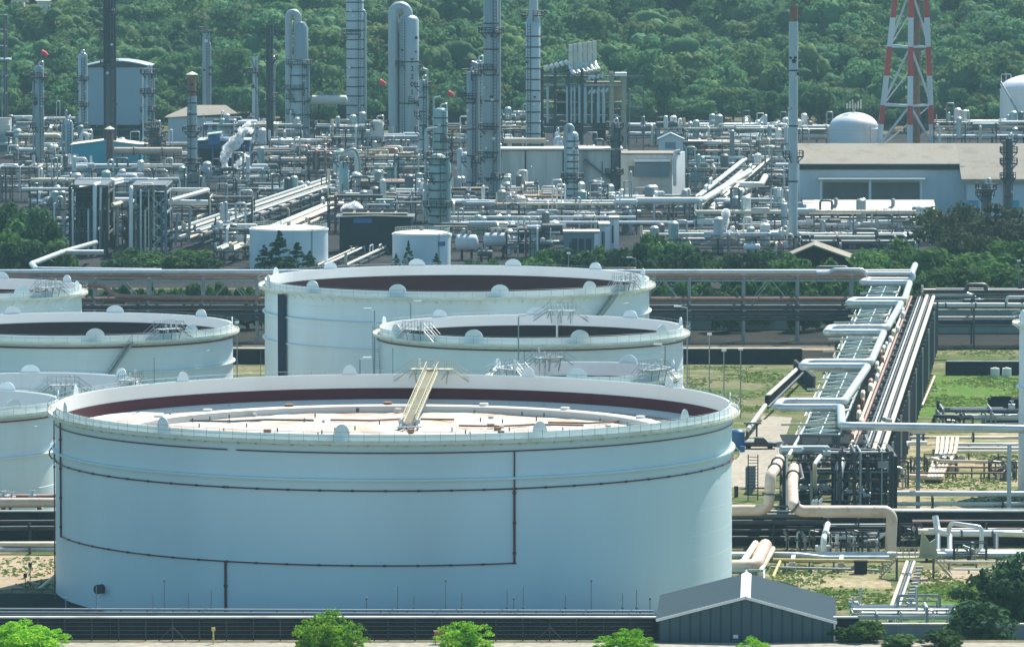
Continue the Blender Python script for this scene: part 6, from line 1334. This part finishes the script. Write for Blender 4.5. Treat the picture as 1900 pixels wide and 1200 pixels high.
# ================================================================ TREES AND STEAM
def leaves(seed, rx, rz, ncl, nl, size, shape='round', clr=(.28, .45)):
    r = np.random.default_rng(seed)
    a = r.normal(size=(ncl, 3)); a /= np.linalg.norm(a, axis=1)[:, None]; a *= (r.random((ncl, 1))**.45)
    if shape == 'cone':
        h = r.random(ncl)**.8; th = r.random(ncl)*2*np.pi; rr = (1-h)*np.sqrt(r.random(ncl)); c = np.stack([rr*np.cos(th)*rx, rr*np.sin(th)*rx, (h*2-1)*rz], 1); cr = rx*r.uniform(.22, .4, ncl)*(1.1-h)
    else:
        a[:, 2] = np.where(a[:, 2] < -.35, a[:, 2]*.6, a[:, 2]); c = a*np.array([rx*.78, rx*.78, rz*.78]); cr = rx*r.uniform(*clr, ncl)
    n = ncl*nl; ci = np.repeat(np.arange(ncl), nl); d = r.normal(size=(n, 3)); d[:, 2] = np.abs(d[:, 2])*1.1-.35; d /= np.linalg.norm(d, axis=1)[:, None]
    p = c[ci]+d*(cr[ci]*r.uniform(.6, 1.05, n))[:, None]*np.array([1, 1, .8])
    nm = d*1.1+r.normal(size=(n, 3))*(.25 if size > .6 else .45); nm /= np.linalg.norm(nm, axis=1)[:, None]
    nm = nm if shape != 'soft' else d
    t1 = np.cross(nm, r.normal(size=(n, 3))); t1 /= np.linalg.norm(t1, axis=1)[:, None]; t2 = np.cross(nm, t1)
    s = (size*r.uniform(.55, 1.25, n))[:, None]; q = np.stack([p-t1*s, p-t2*s*.55, p+t1*s, p+t2*s*.55], 1)
    return q.reshape(-1, 3)
def qmesh(name, v, mat):
    me = bpy.data.meshes.new(name); n = len(v)//4
    me.vertices.add(len(v)); me.vertices.foreach_set('co', np.ascontiguousarray(v, dtype=np.float32).ravel()); me.loops.add(n*4); me.loops.foreach_set('vertex_index', np.arange(n*4, dtype=np.int32))
    me.polygons.add(n); me.polygons.foreach_set('loop_start', np.arange(0, n*4, 4, dtype=np.int32)); me.materials.append(M[mat]); me.update(calc_edges=True); me.validate(); return me
def trunk(h, r, seed, spread, limbs=6, base=.35):
    rnd = random.Random(seed); g = MB(); g.tube([(0, 0, -.5), (.1, .05, h*.4), (-.05, .1, h)], r, 7, 0, True, [r*1.3, r, r*.5])
    for k in range(limbs):
        a = rnd.uniform(0, 6.28); z = h*rnd.uniform(base, .9); e = spread*rnd.uniform(.5, .95)
        g.tube([(0, 0, z), (math.cos(a)*e*.5, math.sin(a)*e*.5, z+h*.14), (math.cos(a)*e, math.sin(a)*e, z+h*.3)], r, 5, 0, True, [r*.5, r*.3, r*.1])
    return g
PROTO = {}
def proto(key, rx, rz, ncl, nl, size, mat, seed, shape='round', clr=(.28, .45), th=None, var=3):
    PROTO[key] = [(qmesh('crown', leaves(seed+i, rx, rz, ncl, nl, size, shape, clr), mat), mesh('trunk', trunk((th or rz*1.1), rx*.05+.06, seed+i, rx*.7), 'bark'), th or rz*1.1, rx, rz) for i in range(var)]
proto('bright', 5.2, 4.3, 190, 70, .18, 'leaf_bright', 10, clr=(.04, .20), th=2.0)
proto('dark', 4.5, 4.2, 34, 60, .42, 'leaf_dark', 20, clr=(.2, .36), th=1.9)
proto('mid', 4.2, 3.8, 34, 60, .40, 'leaf_mid', 30, clr=(.2, .36), th=1.6)
proto('brown', 6.5, 5.2, 44, 60, .42, 'leaf_brown', 40, clr=(.18, .32), th=3.0)
proto('cone', 3.6, 5.6, 60, 40, .34, 'leaf_dark', 50, 'cone', th=5.4)
proto('bush', 2.2, 1.9, 26, 60, .27, 'leaf_mid', 60, clr=(.16, .36), th=.5)
proto('forest', 5.6, 4.6, 26, 26, .62, 'leaf_forest', 70, clr=(.24, .42), th=6.5, var=5)
TC = [0]
def tree(key, x, y, z, sc=1., label=None, group=None, rz=None, szz=1., name='tree', cat='tree'):
    TC[0] += 1; pr = PROTO[key][TC[0] % len(PROTO[key])]; rnd = random.Random(TC[0]*7+3)
    t = thing(name, label, cat, (x, y, z), group); t.scale = (sc, sc, sc*szz); t.rotation_euler = (0, 0, rnd.uniform(0, 6.28) if rz is None else rz)
    c = bpy.data.objects.new('crown', pr[0]); COL.objects.link(c); c.parent = t; c.location = (0, 0, pr[2]+pr[4]*.25)
    k = bpy.data.objects.new('trunk', pr[1]); COL.objects.link(k); k.parent = t
    return t
def tree_px(key, u, vtop, Y, wpx, label, group=None, z=None, name='tree', cat='tree'):
    z = hz(0, Y) if z is None else z; pr = PROTO[key][0]; p = P(u, vtop, Y); sc = wpx*Y/F/(2*pr[3]*.92); H = p.z-z; full = pr[2]+pr[4]*1.2
    return tree(key, p.x, Y, z, sc, label, group, None, max(.45, min(2.2, H/(full*sc))), name, cat)
RD = 652.
for u, v, w, lb in ((45, 1148, 165, 'bright green feathery tree in the lower left corner'), (612, 1132, 140, 'bright green feathery tree at the bottom, before the left half of the huge tank'), (868, 1152, 125, 'bright green feathery tree beside the orange-red hydrant box'), (1160, 1166, 120, 'bright green feathery tree left of the teal shed'), (1398, 1183, 70, 'small bright green tree top in front of the teal shed')):
    tree_px('bright', u, v-5, RD-6, w*1.15, lb, 'bright roadside trees')
for u, v, Y, w, k, lb in ((1862, 1040, 690, 190, 'dark', 'big dark tree in the lower right corner'), (1895, 1005, 700, 170, 'dark', 'taller dark tree cut by the right edge, lower right'), (1815, 1105, 672, 170, 'dark', 'leafy tree leaning in at the lower right lawn edge')): tree_px(k, u, v, Y, w, lb)
for u, v, Y, w, lb in ((1605, 1148, 664, 85, 'dark bush with broad leaves right of the teal shed'), (1570, 1160, 664, 70, 'smaller dark bush against the teal shed'), (1745, 1166, 660, 90, 'low green bush at the bottom before the pipe tangle'), (1668, 1174, 660, 80, 'low bush at the bottom between shed and lawn')): tree_px('bush', u, v, Y, w, lb, 'bushes in the lower right', name='bush', cat='bush')
# left clump
for u, v, Y, w, k, lb in ((20, 352, 1262, 90, 'dark', 'darkest tree of the left clump, tall at the frame edge'), (60, 372, 1256, 85, 'dark', 'round dark tree in the middle of the left clump'), (88, 400, 1250, 70, 'dark', 'right-hand tree of the left clump before the dark rack'), (8, 400, 1244, 80, 'mid', 'lighter tree low at the left edge'), (50, 438, 1240, 80, 'dark', 'low tree in front of the left clump'), (105, 440, 1242, 60, 'mid', 'low green tree where the silver pipe bends'),
        (258, 455, 1262, 70, 'mid', 'yellow-green tree in front of the right steel frame'), (300, 462, 1258, 80, 'mid', 'green tree in front of the slim pale masts'), (350, 460, 1256, 80, 'mid', 'green tree right of the slim pale masts'), (225, 470, 1252, 60, 'dark', 'low dark tree in front of the left steel frame'), (390, 475, 1252, 50, 'dark', 'low dark tree before the sunlit pipeway')): tree_px(k, u, v, Y, w*1.45, lb, 'left tree belt')
for u, v, Y, w, lb in ((518, 430, 1262, 75, 'dark pointed tree before the left small white tank'), (490, 455, 1258, 50, 'shorter dark tree left of the pointed one'), (552, 452, 1258, 70, 'broad dark tree right of the pointed one'), (575, 466, 1256, 45, 'lowest dark tree before the left small tank'), (735, 470, 1280, 20, 'thin dark sapling left of the second small tank'), (758, 448, 1278, 24, 'slim dark sapling before the second small tank'), (810, 470, 1270, 30, 'little dark shrub at the foot of the second small tank')): tree_px('cone', u, v, Y, w, lb, 'dark trees before the small tanks')
BELT = ((1000, 462, 60), (1035, 456, 70), (1075, 462, 70), (1110, 455, 60), (1150, 460, 70), (1185, 440, 85), (1225, 432, 90), (1262, 448, 75), (1300, 462, 60), (1345, 470, 55), (1385, 462, 75), (1425, 456, 75), (1462, 470, 60), (960, 475, 50), (880, 478, 50), (925, 480, 50))
for i, (u, v, w) in enumerate(BELT): tree_px(('mid', 'dark', 'dark')[i % 3], u, v-4, 1190+(i*37 % 60), w*1.45, 'bushy green tree in the belt behind the wide rear tank', 'trees in the belt behind the rear tank')
for u, v, Y, w, k, lb in ((1765, 362, 1290, 165, 'brown', 'large brown-leaved tree before the warehouse, left crown'), (1835, 376, 1280, 185, 'brown', 'large brown-leaved tree before the warehouse, middle crown'), (1890, 392, 1270, 130, 'brown', 'brown-leaved tree at the right edge before the warehouse'), (1795, 418, 1262, 150, 'brown', 'low dark brown tree under the larger brown crowns')): tree_px(k, u, v, Y, w, lb)
RT = ((1610, 478, 70), (1650, 455, 80), (1690, 460, 85), (1725, 470, 80), (1600, 500, 60), (1640, 492, 80), (1760, 480, 90), (1800, 478, 90), (1845, 470, 90), (1885, 455, 80), (1690, 505, 80), (1735, 500, 90), (1780, 505, 90), (1830, 500, 100), (1880, 495, 90), (1480, 490, 60), (1520, 488, 60), (1560, 492, 55))
for i, (u, v, w) in enumerate(RT): tree_px('mid', u, v-16, 1140+(RT[i][1] < 485)*45+(i*23 % 30), w*1.75, 'green tree in the mass right of the pale gabled shelter' if u > 1595 else 'green tree beside the pale gabled shelter', 'green trees on the right')
# hedge tops behind the rear bridge
for i in range(40):
    u = 130+i*47
    if u > 1900: break
    if 480 < u < 1200 and i % 3: continue
    tree_px('bush', u, 514+(i*13 % 14), 1112+(i*7 % 20), 60+(i*11 % 30), 'low dark shrub seen through the rear pipe bridge', 'shrubs behind the rear pipe bridge', name='shrub', cat='shrub')
# ---- wooded hill
rg = np.random.default_rng(77); pts = []
sp = 8.8; y = 1884.
while y < 2420:
    x = -235-(y-1880)*.03
    while x < 240+(y-1880)*.03:
        q_ = (x+rg.uniform(-3, 3), y+rg.uniform(-3, 3)); x += sp*rg.uniform(.75, 1.25)
        if not any(abs(q_[0]-a) < 8 and -75 < q_[1]-b < 12 for a, b in HH): pts.append(q_)
    y += sp*.9
edge = []; rest = []
for (x, y) in pts: (edge if y < 1905 else rest).append((x, y))
def blobs(seed, rx, rz, ncl, n=12, m=7):      # rounded clumps of one crown
    r = np.random.default_rng(seed); vs, fs = [], []; a = r.normal(size=(ncl, 3)); a /= np.linalg.norm(a, axis=1)[:, None]; a *= r.random((ncl, 1))**.4; a[:, 2] = np.where(a[:, 2] < -.2, a[:, 2]*.4, a[:, 2])
    for c in a*np.array([rx*.68, rx*.68, rz*.7]):
        cr = rx*r.uniform(.16, .42); ph = r.uniform(0, 6.28, 8); b = len(vs)
        for j in range(m+1):
            for i in range(n):
                t, e = 2*np.pi*i/n, np.pi*j/m-np.pi/2; k = cr*(1+.16*np.sin(3*t+ph[0])*np.cos(2*e+ph[1])+.12*np.sin(5*t+ph[2]+3*e)+.1*np.sin(4*e+ph[3]+2*t))
                vs.append((c[0]+np.cos(t)*np.cos(e)*k, c[1]+np.sin(t)*np.cos(e)*k, c[2]+np.sin(e)*k*.82))
        for j in range(m):
            for i in range(n): fs.append((b+j*n+i, b+j*n+(i+1) % n, b+(j+1)*n+(i+1) % n, b+(j+1)*n+i))
    return vs, fs
def crown_mesh(seed, rx, rz, ncl, nl, size, mat):
    vs, fs = blobs(seed, rx*.95, rz*.95, ncl); lv = leaves(seed, rx*1.02, rz*1.02, ncl*2, nl, size, clr=(.24, .42)); k = len(vs); vs += [tuple(q) for q in lv]; fs += [tuple(range(k+4*i, k+4*i+4)) for i in range(len(lv)//4)]
    me = bpy.data.meshes.new('crown'); me.from_pydata(vs, [], fs); me.materials.append(M[mat]); me.polygons.foreach_set('use_smooth', [True]*len(fs)); me.update(); return me
SRC = []
for i in range(7):
    o = bpy.data.objects.new('forest_crown', crown_mesh(900+i, 5.4*(.85, 1.05, 1, .75, 1.1, .9, 1)[i], 4.3*(1.25, .8, 1, 1.4, .75, 1.1, .95)[i], (15, 12, 17, 10, 14, 18, 13)[i], 60, .44, 'leaf_forest')); SRC.append(o)
PROTO['forest'] = [(SRC[i].data, PROTO['forest'][0][1], 6.0, 5.6, 4.6) for i in range(5)]
for i, (x, y) in enumerate(edge):
    tree('forest', x, y, hz(x, y)-.3, float(rg.uniform(.6, 1.3)), 'broadleaf tree on the lower edge of the wooded hill', 'trees on the edge of the wooded hill', szz=float(rg.uniform(.8, 1.25)))
fv = []; fs_, fr, fi = [], [], []
for i, (x, y) in enumerate(rest):
    s = .75+1.2*float(rg.random())**2; fv.append((x, y, hz(x, y)+s*rg.uniform(4.5, 8)+3*math.sin(x*.05)*math.sin(y*.06))); fs_ += [s, s, s*rg.uniform(.8, 1.2)]; fr += [0, 0, rg.uniform(0, 6.28)]; fi.append(i % 7)
fm = bpy.data.meshes.new('forest'); fm.from_pydata(fv, [], [])
for nm_, ty, data, key in (('tree_scale', 'FLOAT_VECTOR', fs_, 'vector'), ('tree_turn', 'FLOAT_VECTOR', fr, 'vector'), ('tree_kind', 'INT', fi, 'value')):
    at = fm.attributes.new(nm_, ty, 'POINT'); at.data.foreach_set(key, data)
fo = bpy.data.objects.new('forest', fm); COL.objects.link(fo); fo['kind'] = 'stuff'; fo['label'] = 'dense green wood covering the hill'
gn = bpy.data.node_groups.new('forest', 'GeometryNodeTree'); gn.interface.new_socket('Geometry', in_out='INPUT', socket_type='NodeSocketGeometry'); gn.interface.new_socket('Geometry', in_out='OUTPUT', socket_type='NodeSocketGeometry')
N = gn.nodes.new; Lk = gn.links.new; gi, go = N('NodeGroupInput'), N('NodeGroupOutput'); jn = N('GeometryNodeJoinGeometry')
def attr(nm_, ty):
    a = N('GeometryNodeInputNamedAttribute'); a.data_type = ty; a.inputs[0].default_value = nm_; return a.outputs[0]
for i, o in enumerate(SRC):
    oi = N('GeometryNodeObjectInfo'); oi.inputs['Object'].default_value = o; ip = N('GeometryNodeInstanceOnPoints'); cmp_ = N('FunctionNodeCompare'); cmp_.data_type = 'INT'; cmp_.operation = 'EQUAL'
    Lk(attr('tree_kind', 'INT'), cmp_.inputs[2]); cmp_.inputs[3].default_value = i
    Lk(gi.outputs[0], ip.inputs['Points']); Lk(cmp_.outputs[0], ip.inputs['Selection']); Lk(oi.outputs['Geometry'], ip.inputs['Instance']); Lk(attr('tree_scale', 'FLOAT_VECTOR'), ip.inputs['Scale'])
    er = N('FunctionNodeEulerToRotation'); Lk(attr('tree_turn', 'FLOAT_VECTOR'), er.inputs[0]); Lk(er.outputs[0], ip.inputs['Rotation']); Lk(ip.outputs[0], jn.inputs[0])
Lk(jn.outputs[0], go.inputs[0]); md = fo.modifiers.new('trees', 'NODES'); md.node_group = gn
me = bpy.data.objects['ground'].data; me.materials.append(M['forest_floor'])
for p in me.polygons:
    if p.center.y > 1870: p.material_index = 1
# ---- weeds on the open ground
wr = np.random.default_rng(5); wv = []
for (ua, va, ub, vb_, n_) in ((1270, 680, 1470, 765, 1500), (1690, 696, 1895, 772, 1700), (1620, 840, 1900, 940, 1700), (1430, 1050, 1650, 1130, 1500), (1690, 1060, 1890, 1150, 1700), (0, 1035, 105, 1095, 260), (1700, 650, 1880, 670, 500)):
    for k in range(n_):
        p = G(wr.uniform(ua, ub), wr.uniform(va, vb_))
        if math.sin(p.x*.35+p.y*.08)+math.sin(p.y*.21-p.x*.12)+wr.normal()*.5 < .1: continue
        for j in range(3):
            a = wr.uniform(0, 6.28); h = wr.uniform(.08, .26); w_ = wr.uniform(.12, .3); c_, s_ = math.cos(a)*w_, math.sin(a)*w_; x, y = p.x+wr.normal()*.3, p.y+wr.normal()*.5
            wv += [(x-c_, y-s_, .03), (x+c_, y+s_, .03), (x+c_*.7-s_*.7, y+s_*.7+c_*1.2, h), (x-c_*.8-s_*.7, y-s_*.8+c_*1.2, h*.8)]
wo = bpy.data.objects.new('weeds', qmesh('weeds', np.array(wv), 'leaf_weed')); COL.objects.link(wo); wo['kind'] = 'stuff'; wo['label'] = 'scattered weeds and grass tufts on the yard ground'
# ---- steam
def steam(label, blobs, dens=.5):
    g = MB(); rnd = random.Random(len(label)); n, m = 12, 8
    for (u, v, Y, rp) in blobs:
        p = P(u, v, Y); R_ = rp*Y/F
        for q_ in range(9):
            r = R_*rnd.uniform(.35, .8); o_ = Vector((rnd.gauss(0, 1), rnd.gauss(0, 1), rnd.gauss(0, 1))); o_ = o_.normalized()*R_*rnd.uniform(.1, .75); b = len(g.v); h1, h2 = rnd.uniform(0, 6), rnd.uniform(0, 6)
            for j in range(m+1):
                for i in range(n):
                    a, e = 2*PI*i/n, PI*j/m-PI/2; k = 1+.2*math.sin(3*a+h1)*math.cos(3*e+h2)+.1*math.sin(5*a+h2)
                    g.v.append(tuple(p+o_+Vector((math.cos(a)*math.cos(e), math.sin(a)*math.cos(e), math.sin(e)))*r*k))
            for j in range(m):
                for i in range(n): g.f.append((b+j*n+i, b+j*n+(i+1) % n, b+(j+1)*n+(i+1) % n, b+(j+1)*n+i))
    o = solo('steam', g, 'white', label, 'steam', kind='stuff'); o.data.materials[0] = STEAM[dens > 1]
    return o
STEAM = []
for lo_, hi_ in ((.42, .86), (.30, .66)):
    m, t, b = nodes('steam'); b.inputs['Base Color'].default_value = (.98, .98, .98, 1); b.inputs['Roughness'].default_value = 1; b.inputs['Specular IOR Level'].default_value = 0
    tr = nw(t, 'ShaderNodeBsdfTranslucent'); tr.inputs[0].default_value = (.99, .99, .99, 1); ms = nw(t, 'ShaderNodeMixShader'); ms.inputs[0].default_value = .8; t.links.new(b.outputs[0], ms.inputs[1]); t.links.new(tr.outputs[0], ms.inputs[2])
    tp = nw(t, 'ShaderNodeBsdfTransparent'); m2 = nw(t, 'ShaderNodeMixShader'); t.links.new(ramp(t, noise(t, .8, 4), lo_, hi_), m2.inputs[0]); t.links.new(tp.outputs[0], m2.inputs[1]); t.links.new(ms.outputs[0], m2.inputs[2])
    t.links.new(m2.outputs[0], t.nodes['Material Output'].inputs[0]); STEAM.append(m)
Ys = Dv(352)
steam('big white steam plume blowing right across the blue shed', [(419, 318, Ys, 4), (418, 308, Ys, 6), (417, 296, Ys, 8), (421, 284, Ys, 10), (428, 274, Ys, 12), (436, 265, Ys, 12), (443, 257, Ys, 11), (449, 249, Ys, 9), (455, 242, Ys, 7)], 1.5)
steam('thin upper wisp of the big steam plume', [(455, 238, Ys+3, 7), (462, 231, Ys+3, 6), (466, 240, Ys+3, 6), (446, 241, Ys+4, 6)], .5)
steam('small second steam wisp right of the big plume', [(426, 324, Ys-2, 2.5), (431, 316, Ys-2, 4), (437, 309, Ys-2, 5), (443, 302, Ys-2, 6), (450, 296, Ys-2, 6.5), (456, 290, Ys-2, 6)], .5)
steam('white steam puff above the brown fan deck', [(644, 388, Dv(460), 9), (655, 384, Dv(460), 10), (664, 385, Dv(460), 8), (636, 391, Dv(460), 5)], 1.5)
steam('narrow white steam jet below the slanting pipes', [(1346, 450-k*7, Dv(470), 2+k*.75) for k in range(9)], 1.5)
dupl = {k: v for k, v in USED.items() if len(v) > 1}
print('LABEL COUNT', len(USED), 'objects', len(bpy.data.objects), 'DUP', [(k, len(v)) for k, v in dupl.items()])
for k in USED:
    n = len(k.split())
    if n < 4 or n > 16: print('LABEL LEN', n, k)
